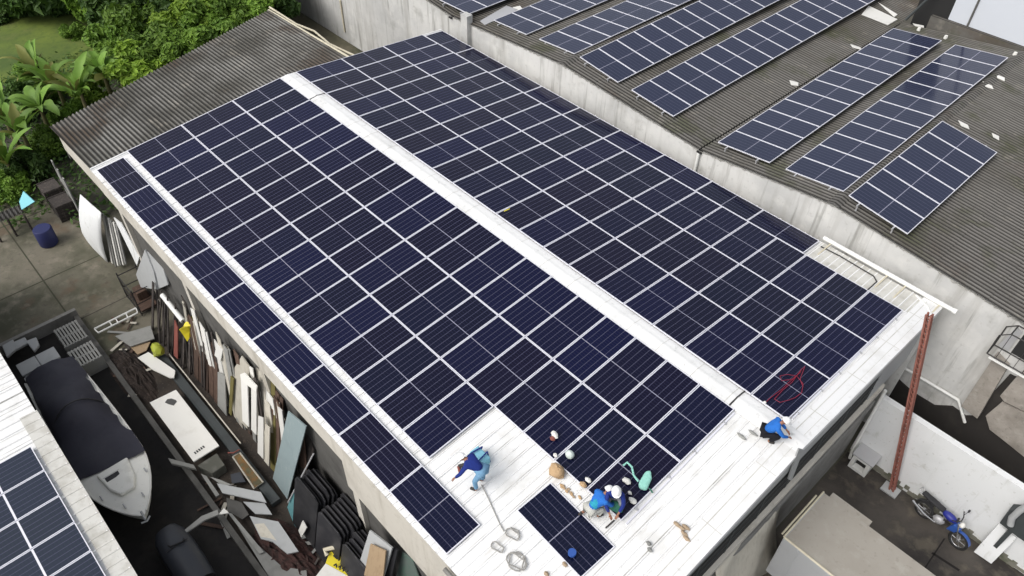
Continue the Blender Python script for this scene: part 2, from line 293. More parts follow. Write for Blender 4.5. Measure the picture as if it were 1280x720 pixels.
lw = MB(); lw.add([(x,y,GZ-.004) for x,y in lp]+[(-27,-4,GZ+.5)], [(i,(i+1)%len(lp),len(lp)) for i in range(len(lp))]); struct('lawn', lw, M['lawn'], True)
# joints between the yard slabs
jm = mat('joint_dark', (.05,.048,.03), .95, noise=[(3,.5,.7,(.03,.05,.02),.9)])
jb = MB()
for x in (-3.3,-8.2): jb.bb((x-.03,-26,GZ-.0075),(x+.03,-9,GZ-.004))
for y in (-11.6,-14.9): jb.bb((-13.5,y-.03,GZ-.0078),(-.1,y+.03,GZ-.0035))
struct('yard_joints', jb, jm)
jb = MB(); jb.add([(p.x,p.y,GZ) for p in (G(1147,722),G(1149.5,722),G(1182,673),G(1179.5,673))],[(0,1,2,3)])
jb.add([(p.x,p.y,GZ) for p in (G(1164,692),G(1166,690),G(1200,712),G(1198,714))],[(0,1,2,3)])
struct('wet_yard_crack', jb, mat('crack', (.012,.01,.009), .95))

# ================================================================ white-roofed warehouse
XE, YE = 25.0, 8.58
wh = empty('warehouse', (12.5,0,GZ), 'long warehouse whose white metal gable roof is covered in navy solar panels', 'warehouse')
def roof_slope(sgn, yo):
    mb = MB(); xs = [-.05]; pitch = .25; x = 0.02; prof = []
    k = 0
    while x < XE-.05:
        h = .035 if k % 4 == 0 else .018
        prof += [(x,0),(x+.015,h),(x+.045,h),(x+.06,0)]; x += pitch; k += 1
    prof = [(-.06,0)] + prof + [(XE,0)]
    ys = [0,.9,2.2,3.6,5.1,6.6,7.8,yo]
    P = []
    for y in ys: P.append([(x, sgn*y, roof_z(y)+h) for x,h in prof])
    mb.grid(P)
    P2 = [[(x, sgn*y, roof_z(y)-.03) for x in (-.06,XE)] for y in (0,yo)]; mb.grid(P2)
    for s_ in (0,): 
        e = ys[-1]; mb.grid([[(x,sgn*e,roof_z(e)+h) for x,h in prof],[(x,sgn*e,roof_z(e)-.03) for x,h in prof]])
    return mb
obj('roof_sheet', roof_slope(-1, YE), M['roof_white'], wh)
obj('roof_sheet', roof_slope(1, 8.42), M['roof_white'], wh)
# ridge cap: folded lengths that overlap
def CAPH(a): return .062 - .038*abs(a) + (.014 if abs(a) < .15 else 0)
mb = MB(); P = []
x = -.05; seg = [-.05, 2.24, 4.6, 7.2, 9.8, 12.4, 15.0, 17.6, 20.2, 22.93, 25.0]
for i in range(len(seg)-1):
    x0, x1 = seg[i], seg[i+1]; lift = .004*(i%2); gap = .05 if seg[i+1] in (2.24, 22.93) else -.02
    P = []
    for xx in (x0, x1-gap):
        row = []
        for k in range(11):
            a = -1 + 2*k/10; y = .045 + a*.36; row.append((xx, y, roof_z(0)+CAPH(a) + lift - .02*(abs(a)>.99) ))
        P.append(row)
    mb.grid(P)
obj('ridge_cap', mb, M['cap_white'], wh, True)
random.seed(13)
for xj in [1.2*k+random.uniform(-.1,.1) for k in range(1,21)]: obj('lap_line', MB().grid([[(xj+d, .045+a*.35, roof_z(0)+CAPH(a)+.007) for a in [-1+.2*k for k in range(11)]] for d in (0,.014)]), M['stained_white'], wh)
mb = MB()
for xj in (2.22, 22.91):
    mb.tube([(xj, .045+a*.37, roof_z(0)+CAPH(a)+.004) for a in [-1+.2*k for k in range(11)]], .022, 6)
obj('cap_joint', mb, M['black_steel'], wh)
# gable edge flashing (near), fascia and far verge
mb = MB()
for sgn, yo in ((-1,YE+.01),(1,8.44)):
    mb.add([(x, sgn*y, roof_z(y)+h) for y in (0,yo) for x,h in ((24.38,.02),(24.40,.05),(24.98,.055),(25.02,.05),(25.025,-.14),(25.0,-.14))],
           [(i,i+1,i+7,i+6) for i in range(5)])
obj('verge_flashing', mb, M['roof_trim'], wh)
mb = MB()
for sgn, yo in ((-1,YE),(1,8.42)): mb.prism([(-.02,sgn*.0,roof_z(0)+.05),(-.02,sgn*yo,roof_z(yo)+.05),(-.02,sgn*yo,roof_z(yo)-.1),(-.02,0,roof_z(0)-.1)], (-.06,0,0))
obj('far_verge', mb, M['roof_trim'], wh)
# front eave wall: ring beam, recessed wall, columns
zb = roof_z(YE)
mb = MB(); mb.bb((0,-8.50,-1.95),(16.2,-8.15,zb-.05)); obj('ring_beam', mb, M['cream'], wh)
mb = MB(); mb.bb((16.2,-8.52,-3.2),(24.85,-8.15,zb-.05)); obj('plastered_wall', mb, M['cream'], wh)
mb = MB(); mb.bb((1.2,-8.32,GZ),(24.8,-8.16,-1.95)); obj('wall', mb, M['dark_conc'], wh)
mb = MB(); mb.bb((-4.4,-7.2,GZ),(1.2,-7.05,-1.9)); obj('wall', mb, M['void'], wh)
for xx in (1.1, 6.3, 11.5, 16.3, 20.6): obj('column', MB().bb((xx,-8.46,GZ),(xx+.3,-8.17,-1.95)), M['cream'], wh)
row0, row1 = [], []                                           # crumbly mortar filler under the sheet ends
random.seed(4)
for i in range(420):
    xx = .05+.0595*i; b_ = .5+.5*math.cos(2*math.pi*xx/.25); row0.append((xx,-8.50-.09*b_-.01*random.random(),zb-.03)); row1.append((xx,-8.505-.04*b_,zb-.07-.05*b_*random.random()))
obj('eave_filler', MB().grid([row0,row1]), M['stained_white'], wh)
mb = MB(); mb.tube([(20.9,-8.64,-1.0),(22.6,-8.66,-1.05),(25,-8.66,-1.1)], .06); obj('gutter', mb, M['grey_conc'], wh)
# near gable wall (x = 25): fascia, clerestory slot, ledge, lower wall
def gable(y0, y1, top, bot, x0, x1): # band following the roof pitch: top/bot offsets under the roof
    mb = MB(); ys = [y0] + ([0] if y0 < 0 < y1 else []) + [y1]; n = len(ys)
    vs = [(x1,y,roof_z(y)+top) for y in ys] + [(x1,y,(roof_z(y)+bot)) for y in ys[::-1]]
    return mb.prism(vs, (x0-x1,0,0))
obj('fascia', gable(-8.4,8.3,-.05,-.55,24.7,24.985), M['truck_side'], wh)
mb = MB(); mb.prism([(24.955,-8.35,-1.15),(24.955,8.2,-1.35),(24.955,8.2,roof_z(8.2)-.5),(24.955,0,roof_z(0)-.5),(24.955,-8.35,roof_z(8.35)-.5)], (-.2,0,0)); obj('gable_panel', mb, M['truck_side'], wh)
obj('clerestory_slot', MB().bb((24.5,-8.3,-2.75),(24.915,5.2,-1.1)), M['void'], wh)  # flush block; near-black colour stands in for shade inside the slot
mb = MB()
for k in range(10): mb.bb((24.916,-8.2+1.45*k,-2.72),(24.93,-8.12+1.45*k,-1.2))
for k in range(2): mb.bb((24.917,-8.3,-1.75-.45*k),(24.928,5.2,-1.70-.45*k))
obj('louvre', mb, M['galv'], wh)
obj('ledge', MB().bb((24.4,-8.4,-3.05),(25.03,6.2,-2.75)), M['cream'], wh, bevel=.01)
obj('shadow_gap', MB().bb((24.4,-8.4,-3.7),(24.91,6.3,-3.05)), M['dark_conc'], wh)
obj('ledge', MB().bb((24.4,-8.4,-4.1),(25.0,6.25,-3.7)), M['grey_conc'], wh, bevel=.01)
obj('wall', MB().bb((24.2,-8.4,GZ),(24.93,6.4,-4.1)), M['grey_conc'], wh)
obj('corner_pier', MB().bb((24.3,5.2,-2.75),(24.95,6.4,-1.3)), M['truck_side'], wh)
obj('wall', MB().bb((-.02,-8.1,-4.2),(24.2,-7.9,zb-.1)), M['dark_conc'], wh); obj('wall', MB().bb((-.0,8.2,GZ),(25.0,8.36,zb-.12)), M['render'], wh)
mb = MB(); mb.bb((24.5,6.4,-3.2),(24.9,8.3,-.9)); obj('corner_wall', mb, M['truck_side'], wh)
# back eave corner: stained sheets, gutter pipe, brackets, cable
mb = MB(); mb.add([(x,y,roof_z(y)+.012) for x,y in ((20.75,7.28),(25.0,7.35),(25.0,8.42),(20.75,8.42))],[(0,1,2,3)]); obj('stained_flashing', mb, M['stained_white'], wh)
mb = MB(); mb.tube([(20.7,8.47,-.62),(25.35,8.47,-.66)], .075, 10); mb.tube([(25.30,8.47,-.66),(25.42,8.47,-.66)], .095, 10); obj('gutter_pipe', mb, M['pvc'], wh, True)
mb = MB()
for xx in (21.0,23.1,23.75,24.9): mb.box((xx,8.05,roof_z(8.05)+.05),(.05,.8,.03))
obj('bracket', mb, M['pvc_aged'], wh)
cpts = [BR(*p,.05) for p in ((1026,308),(1050,320),(1075,335),(1092,345),(1096,352),(1085,362))]
obj('roof_cable', MB().tube(cpts,.022,6), M['black_steel'], wh)
obj('roof_strut', MB().tube([BR(1145,369,.06),BR(1160,384,.06)],.03,6).tube([BR(1160,384,.06),BR(1163,392,.06)],.03,6), M['pvc'], wh)
# sheet-edge lines of the trim beside the panels
mb = MB()
for a,b in (((1126,391),(990,524)),): 
    A, B = BR(*a), BR(*b); A.z += .035; B.z += .035; mb.tube([A,B],.03,4)
obj('edge_rail', mb, M['alu'], wh)
mb = MB(); A, B = FR(918,516,.03), FR(783,655,.03); mb.tube([A,B],.03,4); obj('edge_rail', mb, M['alu'], wh)

# ================================================================ solar panels
PW, PL = 1.134, 2.262
def panel_meshes(w, l, fr=.024, h=.035, cm='cells'):
    f = MB(); o = [(-w/2,-l/2),(w/2,-l/2),(w/2,l/2),(-w/2,l/2)]; i = [(-w/2+fr,-l/2+fr),(w/2-fr,-l/2+fr),(w/2-fr,l/2-fr),(-w/2+fr,l/2-fr)]
    vs = [(x,y,0) for x,y in o]+[(x,y,0) for x,y in i]+[(x,y,-h) for x,y in o]+[(x,y,-h) for x,y in i]; fs = []
    for k in range(4):
        j = (k+1)%4; fs += [(k,j,4+j,4+k),(8+k,12+k,12+j,8+j),(k,8+k,8+j,j),(4+k,4+j,12+j,12+k)]
    f.add(vs, fs); fm = f.mesh('panel_frame', M['alu'])
    me = bpy.data.meshes.new('panel_glass'); z = -.004; q = [(x,y,z) for x,y in i] + [(x,y,z-.02) for x,y in i]
    me.from_pydata(q, [], [(0,1,2,3),(7,6,5,4),(0,4,5,1),(1,5,6,2),(2,6,7,3),(3,7,4,0)]); me.materials.append(M[cm])
    uv = me.uv_layers.new(name='UVMap'); cc = [(0,0),(1,0),(1,1),(0,1)]
    for k, p in enumerate(me.polygons):
        for n, li in enumerate(p.loop_indices): uv.data[li].uv = cc[n] if k == 0 else (.08,.02)
    return fm, me
PM = panel_meshes(PW, PL); PM_S = panel_meshes(1.07, PL); PM_H = panel_meshes(PW, PL, cm='cells_dusty')
def panel(c, xa, ya, label, group, ms=PM):
    xa = Vector(xa).normalized(); ya = Vector(ya).normalized(); za = xa.cross(ya)
    o = bpy.data.objects.new('solar_panel', None); COL.objects.link(o); o.empty_display_size = .3
    j = lambda s: random.uniform(-s, s)
    m3 = Matrix((xa,ya,za)).transposed() @ Euler((j(.0022),j(.003),0)).to_matrix()
    o.matrix_world = Matrix.Translation(Vector(c)) @ m3.to_4x4(); tag(o, label, 'solar panel', group)
    for nm, me in (('frame', ms[0]), ('glass', ms[1])):
        k = bpy.data.objects.new(nm, me); COL.objects.link(k); k.parent = o
    return o
GF = 'solar panels on the front slope of the white roof'; GB = 'solar panels on the back slope of the white roof'
PX, PY = 1.155, 2.278
for r, (n, nm) in enumerate(((20,'front-slope row beside the ridge cap'),(20,'front-slope row, middle of three'),(16,'front-slope row above the white walkway'))):
    for i in range(n):
        s = .333 + PY*(r+.5); who = 'nearest the white gable edge' if i == n-1 else ORD[i]+' from the far gable'
        panel(((i+.5)*PX, -s*CT, -s*ST), (1,0,0), (0,CT,ST), 'navy panel, %s, in the %s' % (who, nm), GF)
for i in range(9):
    s = 7.412+1.0815/2; panel((.282+(i+.5)*PY, -s*CT, -s*ST), (0,CT,ST), (-1,0,0), 'solar panel laid lengthwise, %s from the far gable, along the front eave' % ORD[i], GF, PM_S)
NB = ('back-slope row beside the ridge cap','back-slope row, middle of three','back-slope row next to the shaded eave row')
for r in range(3):
    for i in range(21):
        s = .42 + 2.268*(r+.5); who = 'nearest the white gable edge' if i == 20 else ORD[i]+' from the far gable'
        panel(((i+.5)*PX, s*CT, -s*ST), (1,0,0), (0,CT,-ST), 'panel, %s, in the %s' % (who, NB[r]), GB)
for i in range(9):
    s = 7.235+1.07/2; panel((.172+(i+.5)*PY, s*CT, -s*ST), (0,CT,-ST), (-1,0,0), 'dark shaded lengthwise panel, %s from the far gable, beside the concrete wall' % ORD[i], GB, PM_S)
q = [FR(*p,.06) for p in ((648,640),(690,605),(768,683),(722,718))]
cc = sum(q, Vector())/4; ya = (q[0]+q[1]-q[2]-q[3]); xa = (q[1]-q[0]); ya.normalize(); xa = (xa - ya*xa.dot(ya))
loose = panel(cc, xa, ya, 'loose solar panel lying by itself on the bare white roof sheets', None)

# mounting rails under the white-roof arrays (seen at the array ends)
def rails(rows, x0, x1, sgn, grp, where):
    for k, s in enumerate(rows):
        mb = MB(); y = sgn*s*CT; z = -s*ST-.065; mb.bb((x0,y-.02,z-.02),(x1,y+.02,z+.025))
        thing1('mounting_rail', mb, M['alu_dull'], '%s rail under the solar panels %s' % (ORD[k]+' thin aluminium', where), 'rail', grp)
rails([.333+PY*r+d for r in range(2) for d in (.5,1.75)], -.06, 23.2, -1, 'rails under the front panels', 'of the front slope, from the ridge')
rails([.42+2.268*r+d for r in range(3) for d in (.5,1.75)], -.06, 24.33, 1, 'rails under the back panels', 'of the back slope, from the ridge')

# ================================================================ concrete hall with saw-tooth fibre-cement roof
hall = empty('concrete_hall', (14,14,GZ), 'grey cement-rendered hall with corrugated fibre-cement roof and rows of panels', 'hall')
YW = 9.1
RP = [(-22,-.25),(-12,.28),(-5.6,.28),(-.1,-.24),(7.4,.28),(14.80,-.27),(14.90,-.27),(20.4,.36),(27.7,-.30),(27.8,-.30),(33.5,.3)]
def hz(x):
    for (a,za),(b,zb_) in zip(RP, RP[1:]):
        if a <= x <= b: return za+(zb_-za)*(x-a)/(b-a)
    return 0
def waves(x0, x1, y0, y1, zf, pitch=.177, amp=.026, lap=1.75, skew=None):
    n = int((y1-y0)/pitch*6); nx = max(1, round((x1-x0)/lap)); mb = MB(); P = []; up = zf(x1) > zf(x0)
    for i in range(nx):
        a, b = x0+(x1-x0)*i/nx, x0+(x1-x0)*(i+1)/nx; la, lb = (0,.014) if up else (.014,0)
        if up: b += .08; 
        else: a -= .08
        P = []
        for x, li in ((a,la if up else la),(b,lb)):
            xx = min(max(x,x0),x1); row = []
            for k in range(n+1):
                y = y0+(y1-y0)*k/n; sx = skew(y) if skew else 0
                row.append((xx + sx*((x1-xx)/(x1-x0) if skew else 0), y, zf(xx)+amp*math.cos(2*math.pi*(y-y0)/pitch)+ (.012 if (xx==b or xx==x1) == (not up) else 0)))
            P.append(row)
        mb.grid(P)
    return mb
for a, b in ((-5.6,-.1),(-.1,7.4),(7.4,14.82),(14.88,20.4),(20.4,27.75),(27.75,33)):
    y1 = 29 if b < 15 else 25.2
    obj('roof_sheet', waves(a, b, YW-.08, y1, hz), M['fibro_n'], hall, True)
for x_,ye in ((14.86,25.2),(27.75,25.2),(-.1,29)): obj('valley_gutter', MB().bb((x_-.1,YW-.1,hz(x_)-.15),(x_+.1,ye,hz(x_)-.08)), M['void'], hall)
for xr in (7.4,20.4):
    z = hz(xr); y1 = 29 if xr < 15 else 25.2
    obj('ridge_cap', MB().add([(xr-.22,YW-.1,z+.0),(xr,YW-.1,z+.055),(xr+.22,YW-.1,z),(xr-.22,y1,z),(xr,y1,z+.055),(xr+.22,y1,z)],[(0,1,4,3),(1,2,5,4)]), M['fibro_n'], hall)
prof = [(x, z-.09) for x, z in RP]
mb = MB(); vs = [(x,YW,z) for x,z in prof] + [(33.5,YW,GZ),(-22,YW,GZ)]; n = len(vs)
for (a,za),(b,zb_) in zip(prof, prof[1:]): mb.prism([(a,YW,za),(b,YW,zb_),(b,YW,GZ),(a,YW,GZ)], (0,.25,0))
obj('wall', mb, M['render'], hall)
random.seed(6); row0, row1 = [], []                            # uneven mortar line under the sheets
for i in range(560):
    x = -3+i*.0625; b_ = random.random()*random.random(); row0.append((x,YW-.06-.03*b_,hz(min(x,33))-.035)); row1.append((x,YW-.012,hz(min(x,33))-.10-.10*b_))
obj('mortar_bed', MB().grid([row0,row1]), M['stained_white'], hall)
mb = MB(); mb.tube([(14.86,YW-.08,-.42),(14.86,YW-.08,-1.3),(14.86,YW-.05,-6.9)], .06, 10); obj('downpipe', mb, M['pvc'], hall, True)
mb = MB(); mb.bb((.9,YW-.25,-7),(1.35,YW+.1,.25)); obj('pilaster', mb, M['render'], hall)
mb = MB(); mb.tube([Y(1085,433,YW-.1),Y(1117,452,YW-.1),Y(1198,500,YW-.1),Y(1206,528,YW-.1)], .055, 10); obj('drain_pipe', mb, M['pvc'], hall, True)
mb = MB(); mb.tube([Y(425,0,YW-.06),Y(431,40,YW-.06)], .05, 8); obj('drain_pipe', mb, M['pvc_aged'], hall, True)
# buttress and lower dark plinth at the right
pa, pb = Y(1240,437,YW), Y(1212,505,YW)
mb = MB(); mb.prism([(26.95,YW-.02,-1.7),(27.42,YW-.02,-1.9),(27.6,YW-.02,-4.4),(27.0,YW-.02,-4.3)], (0,-.28,0)); obj('buttress', mb, M['tan_render'], hall)
def wallpatch(name, pts, y, th, m): obj(name, MB().prism([Y(px,py,y) for px,py in pts], (0,th,0)), m, hall)
wallpatch('dark_plinth', ((1100,462),(1118,470),(1140,490),(1168,507),(1190,508),(1207,520),(1222,520),(1240,492),(1262,468),(1284,478),(1310,700),(1100,640)), YW-.06, .05, M['alley'])  # near-black plate laid over the lower hall wall
wallpatch('rough_patch', ((1286,458),(1268,474),(1250,495),(1255,502),(1286,517)), YW-.14, .06, M['tan_render'])
wallpatch('rough_patch', ((1252,503),(1232,520),(1237,537),(1255,551),(1286,576),(1286,519)), YW-.14, .06, M['tan_render'])
cg = empty('window_cage', (27.3,YW-.3,-1.6), 'black steel window cage with pale louvre jutting from the grey hall wall', 'window cage')
def Yc(px,py,y): p = Y(px,py,y); return p
mb = MB(); f1, b1 = YW-.55, YW-.02
x0c, x1c, zt, zm = 26.75, 29.2, -.45, -1.55
for y in (f1,b1):
    mb.tube([(x0c,y,zm),(x0c,y,zt-.25),(x0c+.25,y,zt),(x1c,y,zt),(x1c,y,zm),(x0c,y,zm)], .022, 6)
for zz, x_ in ((zt,x0c+.25),(zm,x0c),(zt,x1c),(zm,x1c)): mb.tube([(x_,f1,zz),(x_,b1,zz)], .022, 6)
for k in range(1,9): mb.tube([(x0c+k*.27,f1,zm),(x0c+k*.27,f1,zt)], .01, 5)
obj('cage_bars', mb, M['black_steel'], cg)
mb = MB(); mb.bb((x0c+.5,YW-.02,zm+.05),(x1c,YW-.008,zt-.05)); obj('window_pane', mb, M['void'], cg)
mb = MB().prism([(x0c+.1,YW-.03,zm+.1),(x0c+.42,YW-.03,zm+.1),(x0c+.42,YW-.03,zt-.1),(x0c+.25,YW-.03,zt-.1)], (0,-.04,0)); obj('louvre', mb, M['alu_dull'], cg)
mb = MB(); mb.bb((x0c+.1,f1-.03,zm-.12),(x1c,f1+.02,zm-.06)); obj('sill', mb, M['pvc'], cg)

# panel arrays on the hall roof
ARR = [
 ('E',(20.624,9.446,.677),(-.074,-7.275,.155),6,'short six-panel array on the hall roof'),
 ('F',(18.029,9.837,.168),(.379,6.888,.518),12,'long hall-roof array above the short one'),
 ('G',(15.211,9.623,.004),(.326,6.131,.433),12,'hall-roof array just right of the valley gutter'),
 ('D',(10.706,9.737,.222),(-.49,-4.632,.591),15,'hall-roof array just left of the valley gutter'),
 ('C',(7.716,9.783,.469),(-1.056,-5.777,.871),15,'second hall-roof array left of the valley gutter'),
 ('B',(4.776,10.23,.011),(-1.601,5.235,1.135),9,'third hall-roof array left of the valley gutter'),
 ('A',(1.863,10.071,-.091),(-.896,3.82,.53),8,'fourth hall-roof array left of the valley gutter'),
 ('Z',(-1.35,9.37,.02),(-.9,2.2,.5),5,'hall-roof array at the top centre of the photo')]
for key, o, ang, n, nm in ARR:
    o = Vector(o); yaw, tx, ty = (R_(a) for a in ang)
    if key in 'AB': o = CAM + (o-CAM)*(1-.14/16.8)
    ux = Vector((math.cos(yaw)*math.cos(tx), math.sin(yaw)*math.cos(tx), math.sin(tx))); uy = Vector((-math.sin(yaw)*math.cos(ty), math.cos(yaw)*math.cos(ty), math.sin(ty)))
    for i in range(n):
        c = o + uy*((i+.5)*1.155) + ux*1.14
        panel(c, -uy, ux, '%s panel from near end, %s' % (ORD[i], nm), 'solar panels on the hall roof', PM_H)
    for k, t in enumerate((.45,1.8)):
        mb = MB(); a = o+ux*t-uy*.15; b = o+uy*(n*1.155+.1)+ux*t; up = ux.cross(uy)
        mtx = Matrix((uy,ux.cross(uy).cross(uy)*-1,up)).transposed()
        mid = (a+b)/2 - up*.07; mb.box(mid, ((b-a).length,.045,.05), Matrix((uy,up.cross(uy),up)).transposed())
        rt = tag(obj('mounting_rail', mb, M['alu_dull']), '%s aluminium rail under the %s' % (('left','right')[k], nm), 'rail', 'rails on the hall roof')
        for j in range(0, n*2, 3):
            p = a + (b-a)*min(1,(j+.1)/(n*2-1)); zb_ = hz(p.x); obj('foot', MB().bb((p.x-.02,p.y-.025,zb_),(p.x+.02,p.y+.025,p.z-.08)), M['alu_dull'], rt)
# loose pale bits on the hall roof
def hp(px, py, up=.05):
    p = G(px,py,0)
    for _ in range(6): p = G(px,py,hz(p.x)+up)
    return p
bits = [((987,100),(998,103),(998,107),(989,106),'white rag lying beside the valley gutter crack'),
 ((1063,55),(1076,59),(1077,62),(1066,59),'thin white sheet piece near the top of the right-hand valley array'),
 ((1244,92),(1256,97),(1256,101),(1247,97),'white scrap at the upper right edge of the longest array'),
 ((1228,101),(1240,107),(1242,111),(1232,108),'white scrap just below the other at the longest array edge'),
 ((1198,150),(1210,156),(1212,161),(1202,157),'white crumpled scrap above the short six-panel array'),
 ((1240,166),(1249,170),(1249,175),(1242,171),'white square chip right of the short six-panel array'),
 ((641,9),(650,7),(654,12),(647,15),'pale tile piece between the left arrays at the top'),
 ((1141,29),(1155,32),(1155,34),(1144,32),'grey-white strip below the dark roof opening')]
for a,b,c,d,lab in bits:
    mb = plate([hp(*p) for p in (a,b,c,d)], .03); thing1('roof_scrap', mb, M['wht_board'], lab, 'scrap', 'pale scraps on the hall roof', bevel=.008)
for (px,py),lab in (((1181.5,48),'small white junction knob at the top corner of the valley array'),((1268,69),'small white knob at the top corner of the longest array'),((1148,38),'small white knob on the roof above the valley array')):
    p = hp(px,py,.0); mb = MB().tube([p,p+Vector((0,0,.14))],[.09,.07],10); thing1('vent_cap', mb, M['wht_board'], lab, 'vent cap', 'white caps on the hall roof', True)
sk = plate([hp(*p,.06) for p in ((1077,18),(1086,7),(1122,24),(1110,31))], .02); thing1('skylight_sheet', sk, M['wht_board'], 'bright white translucent roof sheet at the top end of the valley', 'skylight')
sk = plate([hp(*p,.06) for p in ((1098,3),(1106,8),(1122,18),(1118,21))], .02); thing1('skylight_sheet', sk, M['wht_board'], 'narrow white roof sheet strip above the broad white one', 'skylight')
pb = plate([hp(*p,.05) for p in ((633,7),(600,26),(606,31),(648,12))], .03); thing1('roof_plank', pb, M['alu_dull'], 'grey plank lying between the two top left hall arrays', 'plank')
# far building
fb = empty('clad_building', (24,27,GZ), 'tall building in pale bluish cladding behind the hall roof', 'building')
mb = MB(); mb.bb((16.6,25.8,-7),(45,40,6)); obj('wall', mb, M['pale_metal'], fb)
mb = MB(); mb.bb((17.5,25.74,-.1),(17.58,25.8,6)); obj('joint_strip', mb, M['dark_conc'], fb)
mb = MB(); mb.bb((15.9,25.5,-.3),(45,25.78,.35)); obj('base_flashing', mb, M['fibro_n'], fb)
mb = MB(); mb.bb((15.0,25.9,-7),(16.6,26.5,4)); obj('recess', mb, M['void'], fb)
mb = MB(); mb.tube([(14.95,25.2,-.1),(16.0,25.7,2.2)],.06); thing1('steel_strut', mb, M['galv'], 'slanting grey strut beside the dark gap by the clad building', 'strut')

# ================================================================ old corrugated shed roof
shed = empty('old_shed', (-4,-2,GZ), 'old shed under a stained grey corrugated roof behind the white roof', 'shed')
sp0, sp1 = G(336,13.5,-1.17), G(433,70.5,-.93); SHY = min(sp0.y, sp1.y)-.05
def oz(x): return -.80 + .06*min(x,0)
def sk_(y): return -(.0+(y+8.55)*3.55/12.3)
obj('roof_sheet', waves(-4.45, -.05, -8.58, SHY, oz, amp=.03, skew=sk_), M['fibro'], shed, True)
mb = MB()
mb.bb((-4.35,-8.42,-2.2),(-.05,-8.15,-1.28))
obj('front_beam', mb, M['cream'], shed)
mb = MB().prism([(-4.35,-8.4,-1.2),(-4.35,-8.4,-2.6),(-7.7,3.7,-7),(-7.7,3.7,-1.4)], (.2,0,0)); obj('wall', mb, M['dark_conc'], shed)
mb = MB(); mb.bb((-7.4,SHY-.25,-7),(0,SHY-.1,-1.25)); obj('wall', mb, M['grey_conc'], shed)
mb = MB(); mb.tube([sp0,sp1,sp1+(sp1-sp0)*.2],.085,8); obj('gutter_pipe', mb, M['pvc_aged'], shed, True)
mb = MB(); mb.tube([G(337,9,-1.25),G(370,30,-1.25),G(393,39,-1.3),G(412,55,-1.2),G(442,69,-1.1),G(460,80,-1.1)],.05,8); obj('overflow_pipe', mb, M['pvc_aged'], shed, True)
mb = MB(); mb.bb((-16.5,3.9,-7),(-.2,9.05,-5.45)); thing1('rear_annex', mb, M['moss'], 'mossy flat roof of a low annex between the old shed and concrete hall', 'annex')

# ================================================================ side building (lower left)
sb = empty('side_building', (9,-18,GZ), 'low building with white ribbed metal roof and panels at the lower left', 'building')
def sz(y): return -3.1 + (y+14.2)*0.0
P = []; prof = []; x = -4.0; k = 0
while x < 26: prof += [(x,0),(x+.02,.035),(x+.06,.035),(x+.08,0)]; x += .36
mb = MB(); mb.grid([[(x,y,-3.12+h) for x,h in prof] for y in (-14.2,-17,-20,-24,-27)]); mb.grid([[(x,-14.2,-3.12+h) for x,h in prof],[(x,-14.2,-3.16) for x,h in prof]])
obj('roof_sheet', mb, M['roof_white'], sb)
mb = MB(); mb.grid([[(x,y,z+h*.6) for x,h in prof if x > 7.5] for y,z in ((-14.15,-3.11),(-14.66,-3.085))]); obj('edge_flashing', mb, M['stained_white'], sb)
mb = MB(); mb.bb((-3.9,-26.8,GZ),(25.8,-14.7,-3.2)); obj('wall', mb, M['dark_conc'], sb)
PM_Q = panel_meshes(1.09, 2.30, cm='cells_grey')
def mid_bar(w): return MB().box((0,0,-.003),(w-.05,.055,.006)).mesh('mid_bar', M['alu'])
MBAR = mid_bar(1.09)
for r in range(2):
    for i in range(7):
        o = panel((8.87+(i+.5)*1.115, -14.74-2.33*(r+.5), -2.98), (1,0,0), (0,1,0), '%s panel from the far end, %s row on the side building roof' % (ORD[i], ('edge','inner')[r]), 'panels on the side building roof', PM_Q)
        k = bpy.data.objects.new('mid_bar', MBAR); COL.objects.link(k); k.parent = o

# ================================================================ yard walls, kerbs
mb = MB(); mb.bb((-.12,-14.3,GZ),(.05,-11.3,GZ+.55)); thing1('low_wall', mb, M['grey_conc'], 'low wall with bright coping between the yard slab and the dark boat yard', 'low wall')
mb = MB(); mb.bb((.05,-11.5,GZ),(25.0,-11.32,GZ+.3)); thing1('kerb_wall', mb, M['dark_conc'], 'long low kerb wall separating the boat yard from the scrap strip', 'kerb wall')
mb = MB(); mb.bb((25.02,6.57,GZ),(45,6.80,-3.75)); bw = thing1('boundary_wall', mb, M['wall_white'], 'white boundary wall behind the blue motorbike and the truck', 'wall')
mb = MB()
random.seed(3)
for i in range(70):
    x = 25.1+i*.16; mb.box((x,6.555-.01*random.random(),GZ+.05+.2*random.random()**2),(.16,.03,.12+.35*random.random()**2))
obj('mossy_base', mb, M['wall_base_dirt'], bw)

# red lattice prop
def lattice(a, b, w):
    a, b = Vector(a), Vector(b); t = (b-a).normalized(); e = t.cross(Vector((0,1,0))).normalized(); f = t.cross(e); mb = MB(); Ln = (b-a).length
    cs = [e*w+f*w, e*w-f*w, -e*w-f*w, -e*w+f*w]
    for c in cs: mb.tube([a+c,b+c],.036,4)
    n = int(Ln/.2)
    for i in range(n):
        for k in range(4): 
            p = a+t*(Ln*i/n)+cs[k]; q = a+t*(Ln*(i+1)/n)+cs[(k+1)%4]; mb.tube([p,q],.02,4)
    return mb
ptop = X(1162,393,25.12); pbase = Vector((26.86,6.25,GZ+.05))
pr_ = empty('steel_prop', (26.86,6.25,GZ), 'leaning red-painted lattice steel prop at the white roof corner', 'steel prop')
obj('lattice_shaft', lattice(pbase, ptop, .065), M['rust'], pr_)
mb = MB(); mb.bb((26.55,6.0,GZ),(27.1,6.45,GZ+.06)); obj('base_plate', mb, M['lt_grey'], pr_)
mb = MB().tube([(25.08,6.42,-3.2),(25.12,6.42,-6.6),(25.2,6.3,GZ+.05)],.055,8); thing1('corner_downpipe', mb, M['pvc'], 'white downpipe at the warehouse corner beside the white boundary wall', 'downpipe', None, True)

